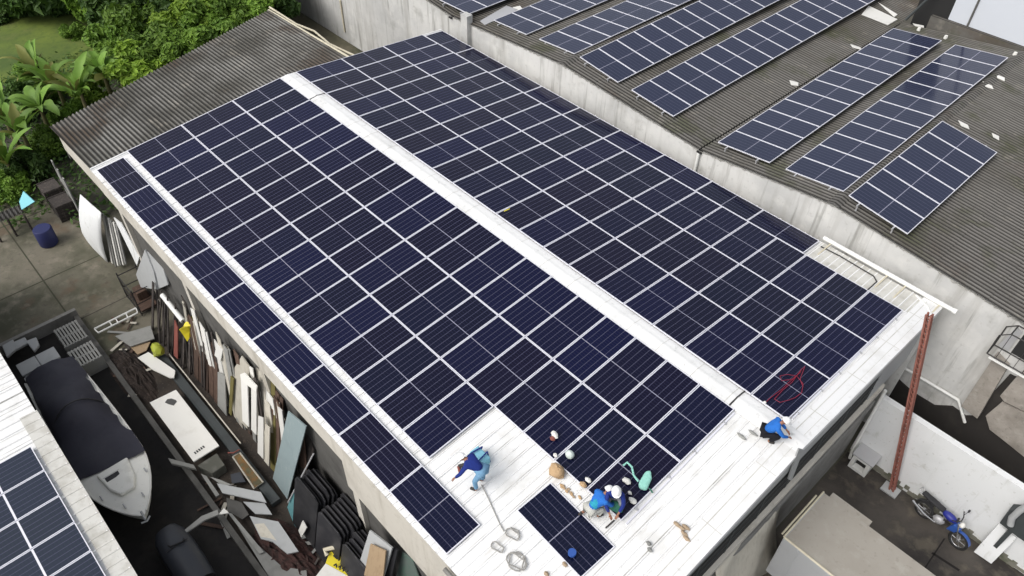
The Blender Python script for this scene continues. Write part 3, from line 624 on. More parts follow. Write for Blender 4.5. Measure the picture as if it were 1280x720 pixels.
# ================================================================ things in the right yard
ub = empty('utility_box', (25.62,6.35,GZ), 'small white box with square dark opening against the white boundary wall', 'utility box')
mb = MB()
for a,b in (((25.3,6.0,GZ),(25.95,6.55,GZ+.12)),((25.3,6.0,GZ+.60),(25.95,6.55,GZ+.75)),((25.3,6.0,GZ+.12),(25.44,6.55,GZ+.60)),((25.81,6.0,GZ+.12),(25.95,6.55,GZ+.60)),((25.3,6.45,GZ+.1),(25.95,6.55,GZ+.7))): mb.bb(a,b)
obj('body', mb, M['pvc'], ub)
mb = MB(); mb.bb((25.43,6.25,GZ+.1),(25.82,6.3,GZ+.62)); obj('opening', mb, M['void'], ub)
mb = MB().prism([(25.25,5.95,GZ+.76),(26.02,5.95,GZ+.76),(26.02,6.56,GZ+.82),(25.25,6.56,GZ+.82)],(0,0,.04)); obj('lid', mb, M['alu_dull'], ub)
# box truck
TX0, TX1, TY0, TY1, TZ = 25.62, 30.0, -.02, 2.18, -4.0
tk = empty('box_truck', ((TX0+TX1)/2,(TY0+TY1)/2,GZ), 'parked box truck with dusty tan roof beside the warehouse', 'truck')
mb = MB(); mb.bb((TX0,TY0,-6.1),(TX1,TY1,TZ)); obj('cargo_box', mb, M['truck_side'], tk, bevel=.03)
mb = MB(); mb.bb((TX0+.05,TY0+.06,TZ),(TX1-.05,TY1-.02,TZ+.012)); obj('roof_skin', mb, M['tan'], tk)
mb = MB(); mb.tube([(TX0+.02,TY0+.03,TZ+.02),(TX1,TY0+.03,TZ+.02)],.035,6); mb.tube([(TX0+.0,TY0+.03,TZ+.02),(TX0,TY1,TZ+.02)],.03,6); mb.tube([(TX0-.09,TY0+.1,TZ-.02),(TX0-.09,TY1-.25,TZ-.02)],.03,6)
obj('roof_rail', mb, M['pvc_aged'], tk)
for k in (1.45,2.9): obj('roof_seam', MB().bb((TX0+k,TY0+.08,TZ+.012),(TX0+k+.03,TY1-.04,TZ+.018)), M['tan'], tk)
mb = MB(); mb.bb((TX0+.2,TY1,TZ-.25),(TX0+1.5,TY1+.22,TZ-.02)); obj('side_locker', mb, M['tan'], tk)
mb = MB(); 
for k in range(4): mb.bb((TX0+1.1*k+.5,TY0-.02,-6.05),(TX0+1.1*k+.55,TY0,TZ-.05))
obj('side_rib', mb, M['truck_side'], tk)
mb = MB(); mb.prism([(TX1+.05,TY0+.1,-6.5),(TX1+1.7,TY0+.1,-6.5),(TX1+1.7,TY0+.1,-5.6),(TX1+1.2,TY0+.1,-4.75),(TX1+.05,TY0+.1,-4.7)],(0,TY1-TY0-.2,0)); obj('cab', mb, M['truck_side'], tk, bevel=.06)
mb = MB(); mb.bb((TX0,TY0+.5,-6.4),(TX1+1.5,TY1-.5,-6.15)); obj('chassis', mb, M['black_steel'], tk)
def wheel(parent, c, r, w, axis, rim=M['alu_dull']):
    a = Vector(axis); c = Vector(c); n = 20
    prof = [(r*.62,-w/2),(r*.92,-w/2),(r,-w/4),(r,w/4),(r*.92,w/2),(r*.62,w/2)]
    e = a.orthogonal().normalized(); f = a.cross(e); mb = MB(); P = []
    for k in range(n+1):
        d = e*math.cos(2*math.pi*k/n)+f*math.sin(2*math.pi*k/n); P.append([c+d*q+a*s for q,s in prof])
    mb.grid(P); t = obj('wheel', mb, M['rubber'], parent, True)
    mb = MB().tube([c-a*w*.3, c+a*w*.3], r*.63, 16); obj('rim', mb, rim, t); return t
for x in (TX0+1.2, TX1+.9):
    for y in (TY0+.2, TY1-.2): wheel(tk, (x,y,GZ+.42), .42, .26, (0,1,0))
# motorbike, front towards +x, leaning on its stand by the wall
mk = empty('motorbike', (28.7,6.02,GZ), 'blue and black motorbike parked along the white boundary wall', 'motorbike')
A, B = Vector((27.98,6.14,GZ+.3)), Vector((29.28,5.90,GZ+.3)); bx = (B-A).normalized(); bz = (Vector((0,.16,1))).normalized(); by = bz.cross(bx).normalized()
def mp(a, s, h): return A + bx*a + by*s + bz*h
def bikewheel(c, r):
    mb = MB(); mb.tube([c + (bx*math.cos(t)+bz*math.sin(t))*r for t in [2*math.pi*k/24 for k in range(25)]], .05, 8, False); w = obj('wheel', mb, M['rubber'], mk, True)
    mb = MB(); mb.tube([c + (bx*math.cos(t)+bz*math.sin(t))*(r-.05) for t in [2*math.pi*k/24 for k in range(25)]], .016, 6, False)
    for k in range(6):
        t = math.pi*k/3; mb.tube([c, c+(bx*math.cos(t)+bz*math.sin(t))*(r-.05)], .014, 5)
    mb.tube([c-by*.07, c+by*.07], .05, 10); obj('rim', mb, M['chrome'], w)
bikewheel(A, .29); bikewheel(B, .29)
mb = MB(); mb.tube([mp(.0,.07,0),mp(.45,.08,.08),mp(.55,0,.45),mp(-.2,0,.52)],.022,6); mb.tube([mp(.45,-.08,.08),mp(0,-.07,0)],.022,6); mb.tube([mp(.5,0,.1),mp(.98,0,.55)],.03,6); mb.tube([mp(.3,.1,-.27),mp(.45,.0,.1)],.02,6); obj('frame', mb, M['black_steel'], mk)
mb = MB().ell(mp(.52,0,.10),(.2,.13,.17),10,6); obj('engine', mb, M['alu_dull'], mk, True)
mb = MB().ell(mp(.72,0,.52),(.27,.14,.13),12,8, Matrix((bx,by,bz)).transposed()); obj('fuel_tank', mb, M['blue_paint'], mk, True)
mb = MB(); mb.prism([mp(.95,-.15,.50),mp(1.2,-.06,.42),mp(1.1,-.05,.15),mp(.85,-.13,.12)], by*.30); obj('fairing', mb, M['blue_paint2'], mk, bevel=.03)
mb = MB(); mb.prism([mp(-.32,-.11,.53),mp(.05,-.13,.50),mp(.5,-.11,.53),mp(.5,.11,.53),mp(.05,.13,.50),mp(-.32,.11,.53)], bz*.08); obj('seat', mb, M['black'], mk, bevel=.03)
mb = MB(); 
for s in (-1,1): mb.tube([mp(1.3,s*.09,.0),mp(1.05,s*.09,.62)],.026,8)
obj('fork', mb, M['chrome'], mk)
mb = MB(); mb.tube([mp(.88,-.36,.78),mp(1.0,-.18,.74),mp(1.04,0,.70),mp(1.0,.18,.74),mp(.88,.36,.78)],.018,6); obj('handlebar', mb, M['black_steel'], mk)
mb = MB(); 
for s in (-1,1): mb.tube([mp(.95,s*.25,.75),mp(.99,s*.30,.93)],.01,5); mb.ell(mp(.99,s*.32,.96),(.035,.07,.05),8,6)
obj('mirror', mb, M['black'], mk)
mb = MB().ell(mp(1.14,0,.60),(.09,.11,.10),10,6); obj('headlight', mb, M['wht_board'], mk, True)
mb = MB().grid([[B+(bx*math.cos(t)+bz*math.sin(t))*.36+by*s for s in (-.07,0,.07)] for t in [R_(20+15*k) for k in range(8)]]); obj('front_fender', mb, M['blue_paint2'], mk, True)
mb = MB().grid([[A+(bx*math.cos(t)+bz*math.sin(t))*.36+by*s for s in (-.07,0,.07)] for t in [R_(60+15*k) for k in range(8)]]); obj('rear_fender', mb, M['black'], mk, True)
mb = MB().tube([mp(.5,-.12,.0),mp(.1,-.17,.0),mp(-.4,-.19,.12)],[.025,.04,.05],8); obj('exhaust', mb, M['chrome'], mk, True)
mb = MB().tube([mp(-.3,.1,.55),mp(-.45,.1,.62),mp(-.45,-.1,.62),mp(-.3,-.1,.55)],.014,6); obj('grab_rail', mb, M['chrome'], mk)
# junk by the wall behind the bike
mb = MB().tube([G(1130,602,GZ+.1),G(1158,622,GZ+.35)],.06,8); thing1('grey_log', mb, M['grey_board'], 'grey log lying at the wall foot behind the motorbike rear wheel', 'log')
fz = empty('fridge_door', (30.1,6.3,GZ), 'white fridge-like slab leaning on the boundary wall beside the motorbike', 'appliance')
ft_, fu_ = [G(*p,GZ+.03) for p in ((1217,690),(1239,705))], [Y(*p,6.50) for p in ((1271,673),(1248,655))]
obj('white_face', plate(ft_+fu_, .07), M['wall_white'], fz, bevel=.015)
obj('back_casing', plate([p+Vector((0,.02,-.085)) for p in (ft_[0]+Vector((.05,.1,.05)),ft_[1]+Vector((-.05,.1,.05)),fu_[0],fu_[1])], .12), M['galv'], fz)
mm = empty('dark_machine', (30.7,6.3,GZ), 'dark grey machine with curved pale duct at the right picture edge', 'machine')
mc = [Y(*p,6.25) for p in ((1249,654),(1262,637),(1300,640),(1300,690),(1272,672))]
obj('housing', MB().prism(mc, (0,.3,0)), M['galv'], mm, bevel=.03)
d = [Y(*p,6.15) for p in ((1263,656),(1265,647),(1275,638),(1292,628))]; obj('duct', MB().tube(d,.10,10), M['lt_grey'], mm, True)
obj('stand', MB().bb((mc[0].x+.3,6.28,GZ),(mc[0].x+.42,6.5,mc[0].z)), M['galv'], mm)
# pale tarp at the foot of the near wall (bottom centre)
tp = [X(*p,25.0) for p in ((925,722),(952,664),(960,660),(955,690),(938,722))]
def curve_tarp():
    P = []; 
    for k in range(8):
        t = k/7; y = -2.6+3.6*t; P.append([(24.9+.10*math.sin(9*t+j)+.14*j, y, -3.2-.7*t-.62*j+.12*math.sin(5*t)) for j in range(6)])
    return MB().grid(P)
tt = curve_tarp(); to = thing1('pale_tarp', tt, M['cream_board'], 'pale cream tarp draped down the near gable wall at the bottom', 'tarp', None, True)
sm = to.modifiers.new('thick','SOLIDIFY'); sm.thickness = .01
mb = MB().prism([X(*p,24.99) for p in ((997,560),(1003,561),(988,600),(984,598))], (.04,0,0)); thing1('bent_flashing', mb, M['lt_grey'], 'pale bent flashing strip crossing the dark slot below the white edge', 'flashing')

# ================================================================ boat
bt = empty('motorboat', (7.4,-13.25,GZ), 'white motorboat under a navy tarp with its bare bow deck pointing at the camera side', 'boat')
BYC = -13.27
def bw_(x):
    if x < 8.6: return .86+.19*math.sin(min(1,(x-3.4)/5.2)*math.pi/2)
    t = (x-8.6)/2.85; return 1.05*max(0,1-t**2.0)**.85
def bz_(x): return -5.72 + .22*max(0,(x-6)/5.4)**1.6
xs = [3.4+.45*i for i in range(12)] + [8.8,9.3,9.8,10.2,10.6,10.9,11.15,11.33,11.45]
P = []
for x in xs:
    w, z = bw_(x), bz_(x); k = .25 + .75*w/1.05
    P.append([(x, BYC+s*w*f, z-d*k) for s,f,d in ((-1,1,0),(-1,1.03,.07),(-1,.97,.12),(-1,.86,.5),(-1,.70,.72),(0,0,1.05),(1,.70,.72),(1,.86,.5),(1,.97,.12),(1,1.03,.07),(1,1,0))])
mb = MB().grid(P); mb.add([Vector(p) for p in P[0]], [tuple(range(11))]); obj('hull', mb, M['gelcoat'], bt, True)
P = [[(x, BYC+s*bw_(x)*.995, bz_(x)+.09*(1-s*s)*(bw_(x)/1.05)) for s in (-1,-.85,-.5,0,.5,.85,1)] for x in xs]
obj('deck', MB().grid(P), M['gelcoat'], bt, True)
mb = MB().prism([(9.05,BYC-.52,-5.60),(9.05,BYC+.52,-5.60),(9.9,BYC+.42,-5.57),(10.35,BYC+.22,-5.5),(10.35,BYC-.22,-5.5),(9.9,BYC-.42,-5.57)], (0,0,.16)); obj('cabin_top', mb, M['gelcoat'], bt, bevel=.05)
mb = MB().box((9.62,BYC-.14,-5.425),(.46,.44,.03)); obj('hatch', mb, M['black'], bt, bevel=.01)
mb = MB().box((9.62,BYC-.14,-5.437),(.56,.54,.03)); obj('hatch_frame', mb, M['wht_board'], bt)
mb = MB()
for x,s in ((10.75,.30),(10.75,-.30),(9.9,.75),(9.95,-.72)):
    mb.tube([(x-.1,BYC+s,bz_(x)+.09),(x+.1,BYC+s,bz_(x)+.09)],.025,6); mb.tube([(x,BYC+s,bz_(x)),(x,BYC+s,bz_(x)+.1)],.025,6)
obj('cleat', mb, M['alu_dull'], bt)
mb = MB().tube([(11.3,BYC,-5.42),(11.62,BYC-.02,-5.48)],.035,6).tube([(11.62,BYC-.16,-5.52),(11.68,BYC,-5.5),(11.6,BYC+.14,-5.46)],.03,6); obj('anchor', mb, M['lt_grey'], bt)
mb = MB()
for s in (-1,1): mb.tube([(x,BYC+s*bw_(x)*1.02,bz_(x)+.02) for x in xs[:-1]],.03,6,False)
obj('rub_rail', mb, M['wht_board'], bt)
random.seed(11); P = []
for i in range(25):
    x = 3.3+5.75*i/24; w = bw_(x); row = []; rise = .55*math.exp(-((x-6.2)/1.3)**2)+.22*max(0,1-(x-3.3)/6)
    for k in range(15):
        s = -1+2*k/14; lim = 1.05 if s < 0 else (.92+.03*math.sin(9*x) if 4.5 < x < 8.0 else 1.04)
        xx = x + (.22*s if i == 24 else 0)+(-.10*s*s if i==24 else 0)
        z = bz_(x)+.11+rise*(1-abs(s)**2.2)+.03*math.sin(7*x+5*s)*math.sin(3*s+x)+.035*math.sin(2.3*x-3*s)+.018*math.sin(13*x-9*s)
        if s < -.9: z -= .38*(abs(s)-.9)/.1
        row.append((xx, BYC+s*w*lim, z))
    P.append(row)
tp_ = obj('tarp_cover', MB().grid(P), M['tarp_navy'], bt, True)
mb = MB().tube([(6.25,BYC+s*.98*.9,bz_(6.2)+.12+.77*(1-abs(s)**2.2)+.03) for s in [-1+.2*k for k in range(11)]], .025, 6); obj('tarp_seam', mb, M['black'], bt)
mb = MB()
for x in (5.0,8.3): mb.bb((x-.12,BYC-.8,GZ),(x+.12,BYC+.8,bz_(x)-.82))
obj('cradle', mb, M['dark_board'], bt)

# watercraft under the long grey board
jk = empty('small_watercraft', (12.9,-12.95,GZ), 'dark slate small watercraft nosing out below the bow of the motorboat', 'watercraft')
P = []
for x, w, z in ((11.75,.12,-6.25),(11.82,.36,-6.12),(12.1,.46,-6.02),(12.7,.50,-5.95),(13.4,.50,-5.95),(14.2,.46,-6.0)):
    P.append([(x,-12.98+w*s,z-d) for s,d in ((-1,.65),(-1.05,.3),(-.9,.1),(-.55,.0),(0,-.03),(.55,.0),(.9,.1),(1.05,.3),(1,.65))])
obj('hull', MB().grid(P).add([Vector(p) for p in P[0]],[tuple(range(9))]), M['car'], jk, True)
mb = MB().tube([(12.62,-13.15,-5.90),(12.72,-13.12,-5.86),(12.82,-12.75,-5.86),(12.72,-12.7,-5.9)],.03,6); obj('handle', mb, M['black'], jk, True)
mb = MB().bb((12.75,-13.3,-5.94),(12.79,-12.6,-5.92)); obj('lid_seam', mb, M['black'], jk)

# light grey lidded bin and pallets by the low wall
bn = empty('lidded_bin', (2.75,-13.4,GZ), 'light grey lidded storage bin between low wall and navy-covered boat', 'storage bin')
mb = MB().bb((2.2,-14.05,-6.99),(3.28,-12.75,-5.9)); obj('body', mb, M['lt_grey'], bn, bevel=.03)
mb = MB().bb((2.16,-14.1,-5.88),(2.85,-13.42,-5.8)).bb((2.16,-13.40,-5.88),(2.85,-12.72,-5.8)); obj('lid', mb, M['lt_grey'], bn, bevel=.02)
mb = MB().bb((2.9,-14.1,-5.95),(3.32,-12.72,-5.89)); obj('front_ledge', mb, M['lt_grey'], bn, bevel=.02)
for (x0,y0,x1,y1,z),lab in (((.75,-12.42,1.95,-11.5,-6.3),'weathered slatted pallet nearest the low wall'),((2.25,-12.45,3.3,-11.5,-6.3),'weathered slatted pallet second from the low wall')):
    mb = MB(); n = 8
    for i in range(n):
        y = y0+.06+(y1-y0-.12)*i/(n-1); mb.bb((x0,y-.035,z-.03),(x1,y+.035,z))
    for x in (x0+.05,(x0+x1)/2,x1-.05): mb.bb((x-.05,y0,z-.7),(x+.05,y1,z-.032))
    thing1('slatted_pallet', mb, M['grey_board'], lab, 'pallet', 'pallets by the boat yard')
for pts,lab in ((((2,432),(16,424),(20,436),(8,446)),'crumpled grey sheet piece in the boat yard corner'),(((15,428),(31,421),(35,428),(19,437)),'flat grey sheet draped along the low wall'),(((32,426),(45,421),(49,431),(42,439)),'folded pale grey sheet against the low wall')):
    thing1('grey_sheet', plate([G(px,py,-6.3) for px,py in pts], .12), M['lt_grey'], lab, 'sheet', 'grey sheets by the low wall', bevel=.03)

# ================================================================ scrap strip
def LP(px, py, yb, k): return at(px, py, (0,k,-1), k*yb-GZ)
def lean(name, pts, yb, k, m, label, cat, group=None, th=.035):
    return thing1(name, plate([LP(px,py,yb,k) for px,py in pts], th), m, label, cat, group)
def flat(name, pts, z, m, label, cat, group=None, th=.04, bev=0):
    return thing1(name, plate([G(p[0],p[1],p[2] if len(p)>2 else z) for p in pts], th), m, label, cat, group, bevel=bev)
LB = 'boards leaning on the warehouse front wall'
random.seed(5)
for i in range(15):
    x = 2.5+.23*i; l = random.uniform(2.0,2.7); w = random.choice((.07,.1,.16)); yb = -9.35+random.uniform(-.15,.15); tx = random.uniform(-.25,.25)
    a = Vector((x,yb,GZ)); b = Vector((x+tx,yb+l*.30,GZ+l*.95)); dx = Vector((w,0,0))
    thing1('dark_lath', plate([a,a+dx,b+dx,b],.035), M['dark_board'], 'thin dark timber lath in the bundle left of the yellow sheet', 'lath', LB)
for i in range(9):
    x = 5.4+.2*i; l = random.uniform(2.0,2.8); w = random.choice((.06,.09,.13)); yb = -9.2+random.uniform(-.1,.12); tx = random.uniform(-.2,.2)
    a = Vector((x,yb,GZ)); b = Vector((x+tx,yb+l*.22,GZ+l*.95)); dx = Vector((w,0,0))
    thing1('dark_lath', plate([a,a+dx,b+dx,b],.03), M['dark_board'], 'thin dark strip standing below the yellow sheet, before the reddish-brown boards', 'lath', LB)
for i,(t,b) in enumerate((((242,432),(243,478)),((248,436),(249,484)),((254,440),(255,490)),((260,445),(262,497)),((266,450),(268,503)))):
    lean('brown_board', [(b[0]-.2,b[1]),(b[0]+5.3,b[1]+6),(t[0]+5.3,t[1]+4),(t[0],t[1])], -9.25+.03*(i%2), 3.8, M['brown_board'], 'reddish-brown rough board, %s from the left in its row of five' % ORD[i], 'board', LB)
lean('red_board', [(217,444),(222,449),(222,410),(218,400)], -9.5, 3.6, M['redwood'], 'narrow faded red board just left of the yellow sheet', 'board', LB)
lean('metal_sheet', [(272,507),(283,520),(281,470),(272,465)], -9.3, 4.0, M['grey_board'], 'dull grey metal sheet between brown boards and white boards', 'sheet', LB)
lean('cream_offcut', [(268,444),(275.5,452),(278.5,437),(271,429)], -9.5, 4.5, M['wht_board'], 'short cream offcut on top of the reddish-brown boards', 'board', LB)
lean('cream_strip', [(284,464),(288.5,468),(285,434),(279,430)], -9.15, 4.5, M['cream_board'], 'narrow cream strip above the dull grey metal sheet', 'board', LB)
WB = [([(293,519),(309,536),(312,459),(302,445),(288,468)], -9.30, 'large off-white board with a pointed top','cream_board'),
      ([(303,526),(311,534),(309,478),(301,472)], -9.42, 'pale board overlapping the large pointed off-white board','wht_board'),
      ([(314,537),(320.5,544),(320.5,487),(314,482)], -9.42, 'narrow pale board right of the pointed off-white one','wht_board'),
      ([(300,468),(301,475),(320,490),(321,483),(305,466)], -9.52, 'slanting bent pale strip across the off-white boards','wht_board'),
      ([(322,548),(333,560),(331,469),(320,460)], -9.22, 'tall cream board reaching the ring beam','cream_board'),
      ([(333,556),(338.5,563),(336.5,472),(331.5,468)], -9.2, 'tall narrow white board left of the olive one','wht_board'),
      ([(322,566),(329,574),(329,523),(322.5,520)], -9.5, 'short bluish-white board standing before the tall cream one','wht_board'),
      ([(330,576),(336,583),(337,535),(331,530)], -9.45, 'short cream board beside the bluish-white one','cream_board'),
      ([(338,585),(345,592),(343.5,474),(337.5,466)], -9.22, 'tall olive-green board among the white and brown boards','olive'),
      ([(346,588),(349.5,592),(348.5,494),(344,488)], -9.22, 'tall dark brown board next to the olive one','brown_board'),
      ([(350,590),(353,594),(353.5,500),(349.5,495)], -9.22, 'tall dark brown board left of the blue-grey sheet','brown_board'),
      ([(286,516),(289,520),(292,474),(288,470)], -9.4, 'yellowish narrow board at the left of the pointed one','olive'),
      ([(309,536),(313,540),(314,500),(310,496)], -9.25, 'dark strip between the pale boards','dark_board'),
      ([(341,598),(359,624),(382.5,533),(360,514)], -9.45, 'wide blue-grey sheet leaning with its corner down','bluegrey'),
      ([(366,611),(374,612),(392,564),(384,536)], -9.25, 'dark narrow boards right of the wide blue-grey sheet','dark_board'),
      ([(359,634),(369,660),(384,632.5),(378,607),(367,612)], -9.75, 'teal board leaning with a point at the bottom','teal'),
      ([(373,663),(376.5,672),(383,660),(378,651)], -9.95, 'small white diamond-shaped offcut under the teal board','wht_board')]
random.seed(41)
for i in range(46):
    x = 5.2+.185*i+random.uniform(-.08,.08); l = random.uniform(2.6,3.9)+(.7 if x > 8.5 else 0); w = random.uniform(.12,.45); yb = -9.02+random.uniform(-.07,.07); tx = random.uniform(-.35,.35)
    kind = random.choice(('cream_board','grey_board','dark_board','brown_board','cream_board','wht_board')); a = Vector((x,yb,GZ)); b = Vector((x+tx,yb+.45,GZ+min(l*.97,4.9))); dx = Vector((w,0,0))
    nm = {'cream_board':'cream','grey_board':'grey','dark_board':'dark','brown_board':'brown','wht_board':'white'}[kind]
    thing1('rear_board', plate([a,a+dx,b+dx*random.uniform(.7,1)+Vector((0,0,random.uniform(-.3,.2))),b],.03), M[kind], '%s board in the back layer against the wall, partly hidden by the front boards' % nm, 'board', LB)
for pts, yb, lab, m in WB: lean('leaning_board', pts, yb, 5.0 if pts[0][0] < 355 else 3.6, M[m], lab, 'board', LB)
thing1('grey_rod', MB().tube([LP(360,628,-9.8,4),LP(392,567,-9.5,4)],.025,6), M['alu_dull'], 'thin grey rod leaning across the blue-grey sheet edge', 'rod')
# black panel stacks
for g, (x0, x1, n, hh) in enumerate(((13.9,15.2,6,2.35),(15.25,16.5,7,2.2),(16.55,17.9,6,2.0))):
    for j in range(n):
        yb = -9.75+.13*j-.0*g; dx = random.uniform(-.08,.08); h = hh+random.uniform(-.15,.1); k = 4.2
        pts = [Vector((x0+dx,yb,GZ)),Vector((x1+dx,yb,GZ)),Vector((x1+dx,yb+h/k*.98,GZ+h*.92)),Vector((x1+dx-.15,yb+h/k,GZ+h)),Vector((x0+dx+.15,yb+h/k,GZ+h)),Vector((x0+dx,yb+h/k*.95,GZ+h*.9))]
        thing1('black_panel', plate(pts,.05), M['black'], 'black plastic panel in the %s stack leaning below the plain plaster wall' % ('left','middle','right')[g], 'panel', 'black panels stacked against the wall', bevel=.015)
lean('framed_panel', [(447,710),(478,725),(490,685),(462,663)], -9.95, 2.6, M['lt_grey'], 'light grey framed panel leaning behind the tan wood piece', 'panel', None, .05)
lean('dark_edge_panel', [(480,727),(487,730),(497,688),(490,682)], -9.8, 2.6, M['black'], 'black-edged panel right of the light grey framed panel', 'panel', None, .05)
lean('tan_wood_piece', [(455,719),(478,728),(482,689),(463,680)], -10.1, 2.6, M['tanwood'], 'tan wood panel standing before the light grey framed panel', 'board', None, .04)
lean('green_mesh', [(495,722),(528,735),(515,698),(503,690)], -8.95, 5, mat('green_grey_mesh',(.10,.13,.115),.9,noise=[(5,.5,.7,(.05,.14,.09),.8)]), 'dull green-grey netting at the wall foot in the bottom corner', 'netting')
# yellow sheets and bags
mb = MB(); yl = [[(231,404,-4.45),(237,397,-4.35),(245,391,-4.3),(253,391,-4.35)],[(229,408,-4.5),(236,402,-4.4),(245,398,-4.38),(252,399,-4.45)],[(224,412,-4.7),(234,408,-4.5),(242,407,-4.5),(249,402,-4.6)],[(229,419,-5.0),(237,415,-4.9),(241,412,-4.8),(243,409,-4.8)],[(234,427,-5.3),(236,424,-5.2),(239,419,-5.1),(240,416,-5.0)]]
mb.grid([[G(*p) for p in r_] for r_ in yl])
yo_ = thing1('yellow_sheet', mb, M['yellow'], 'bright yellow plastic sheet draped over the dark laths', 'plastic sheet'); sm = yo_.modifiers.new('thick','SOLIDIFY'); sm.thickness = .015
thing1('white_tube', MB().tube([G(203,369,-4.75),G(229,401.5,-4.8)],.10,10), M['pvc'], 'thick white tube lying across the laths up to the yellow sheet', 'tube', None, True)
mb = MB().ell(G(197,437,-6.35),(.28,.24,.25),9,6)
for i,v in enumerate(mb.v): mb.v[i] = v + Vector((random.uniform(-.05,.05),random.uniform(-.05,.05),random.uniform(-.05,.05)))
thing1('yellow_bag', mb, mat('lime_bag',(.36,.40,.04),.6), 'small lime-yellow bag beside the torn white sheet', 'bag', None, True)
yb_ = empty('printed_banner', G(428,703,-6.6), 'crumpled yellow and white printed banner at the bottom of the scrap strip', 'banner')
obj('yellow_part', plate([G(*p) for p in ((412,690,-6.05),(428,687,-6.1),(447,704,-6.2),(456,721,-6.3),(437,721,-6.25),(407,704,-6.1))],.03), M['yellow'], yb_)
obj('white_part', plate([G(*p) for p in ((407,704.3,-6.1),(437,721.3,-6.25),(430,730,-6.3),(392,724,-6.2))],.03), M['wht_board'], yb_)
mb = MB()
for st in (((417,694),(421,698),(425,697)),((424,691),(429,696),(432,702),(436,701)),((417,707),(420,705),(421,709)),((423,709),(426,707),(425,712)),((427,711),(430,709),(429,714),(432,712)),((433,714),(436,712))):
    mb.tube([G(px,py,-6.02) for px,py in st],.03,5)
obj('printed_mark', mb, M['black'], yb_)
thing1('bent_pipe', MB().tube([G(409,694,-6.0),G(405.7,687,-5.9),G(417,684.6,-5.85),G(448,679,-5.8)],.075,8), M['pvc_aged'], 'bent off-white pipe lying above the yellow printed banner', 'pipe', None, True)
# white door lying on a crate
dr = empty('white_door', (7.9,-10.6,GZ+.4), 'long white door panel lying flat on the scrap with dark patch', 'door panel')
dp = [G(*p,-6.45) for p in ((187,503),(220,487),(274,557),(242,577))]
obj('leaf', plate(dp,.06), M['wht_board'], dr, bevel=.01)
mb = MB().add([G(px,py,-6.440) for px,py in ((206,503),(209,499),(214,498),(220,500),(221,502),(217,507),(210,505))],[tuple(range(7))]); obj('dark_patch', mb, mat('patch_dark',(.08,.08,.078),.9), dr)
mb = MB()
for k in range(5): mb.add([G(px,py,-6.440) for px,py in ((242+2.6*k,565.5-1.9*k),(243.6+2.6*k,564.4-1.9*k),(246+2.6*k,566.6-1.9*k),(244.4+2.6*k,567.8-1.9*k))],[(0,1,2,3)])
obj('vent_slot', mb, M['black'], dr)
thing1('door_trestle', MB().bb((6.5,-11.0,GZ),(6.65,-10.2,-6.52)), M['dark_board'], 'dark trestle under the far end of the white door panel', 'trestle')
mb = MB().prism([G(*p,-6.55) for p in ((246,582),(271,566),(281,581),(265,592))],(0,0,-.44)); thing1('grey_crate', mb, mat('crate_grime',(.09,.09,.075),.9,noise=[(3,.45,.7,(.17,.17,.15),.8)]), 'grimy grey crate under the near end of the white door', 'crate', None, False, .03)
at_ = empty('amber_tray', G(310,590,-6.9), 'long tray with amber residue and a red end beside the grey beam', 'tray')
q4 = [G(*p,-6.62) for p in ((291,571),(300,566),(329,603),(318,611))]
obj('tray_base', plate(q4,.05), M['amber'], at_)
obj('tray_rim', MB().tube(q4+[q4[0]],.03,6), M['cream_board'], at_)
obj('red_end', MB().tube([q4[0]+Vector((-.25,-.05,.02)),q4[0]+Vector((-.1,.1,.04)),q4[1]+Vector((-.12,.05,.02))],.025,6), M['redwood'], at_)
FBD = 'flat boards heaped by the kerb wall'
for pts,z,m,lab,th in (
  (((251,592),(258,595),(274,618),(270,621)),-6.6,'grey_board','narrow grey plank at the left of the flat board heap',.05),
  (((263,596),(276,600),(290,606),(278,607)),-6.55,'grey_board','short grey plank below the grimy crate',.05),
  (((271,604),(326,615),(333,628),(278,616)),-6.45,'lt_grey','long pale grey board topmost in the flat heap',.05),
  (((304,627),(331,629),(340,643),(319,642)),-6.6,'lt_grey','squarish pale grey board right of the long pale one',.05),
  (((283,622),(302,628),(311,643),(303,649),(284,638)),-6.7,'dark_conc','dark grey sheet under the long pale board',.04),
  (((288,593),(300,590),(307,602),(290,604)),-6.7,'car','small slate-blue sheet near the amber tray',.04),
  (((312,645),(348,652),(373,689),(359,692),(341,677),(326,673)),-6.4,'lt_grey','large pale board with a notched edge at the heap end',.06),
  (((298,659),(329,687),(352,708),(383,713),(384,724),(338,724)),-6.75,'grey_board','long grey sheet along the kerb at the bottom',.04),
  (((284,640),(290,642),(330,690),(324,692)),-6.65,'grey_board','narrow grey slat lying beside the kerb',.04),
  (((210,572.5),(242,581),(245,586),(214,579)),-6.4,'grey_board','short bent grey beam poking over the kerb by the white door',.12),
  (((209,676),(225,667),(252,645),(272,637),(273,643),(256,650),(228,669),(211,679)),-6.15,'grey_board','long grey board reaching from kerb to the slate watercraft',.06),
  (((273,643),(280,635),(286,641)),-6.2,'wht_board','small white triangular scrap at the end of the long grey board',.04),
  (((144,420),(188,407),(193,423),(163,433)),-6.75,'grey_board','wide grey sheet lying near the aluminium ladder',.05),
  (((163,433.6),(188,427),(183,438),(172,443)),-6.85,'tanwood','tan panel just below the wide grey sheet',.05),
  (((172,447),(185.5,440),(219,463),(217.5,472),(212,472),(191,462)),-6.55,'wht_board','torn white sheet below the lime-yellow bag',.05)):
    flat('flat_board', pts, z, M[m], lab, 'board', FBD, th)
o = MB().add([G(px,py,-6.392) for px,py in ((318,655),(330,654),(346,676),(338,673),(326,671))],[tuple(range(5))]); thing1('stained_cover', o, M['cream_board'], 'tan paper lying on the notched pale board', 'paper')
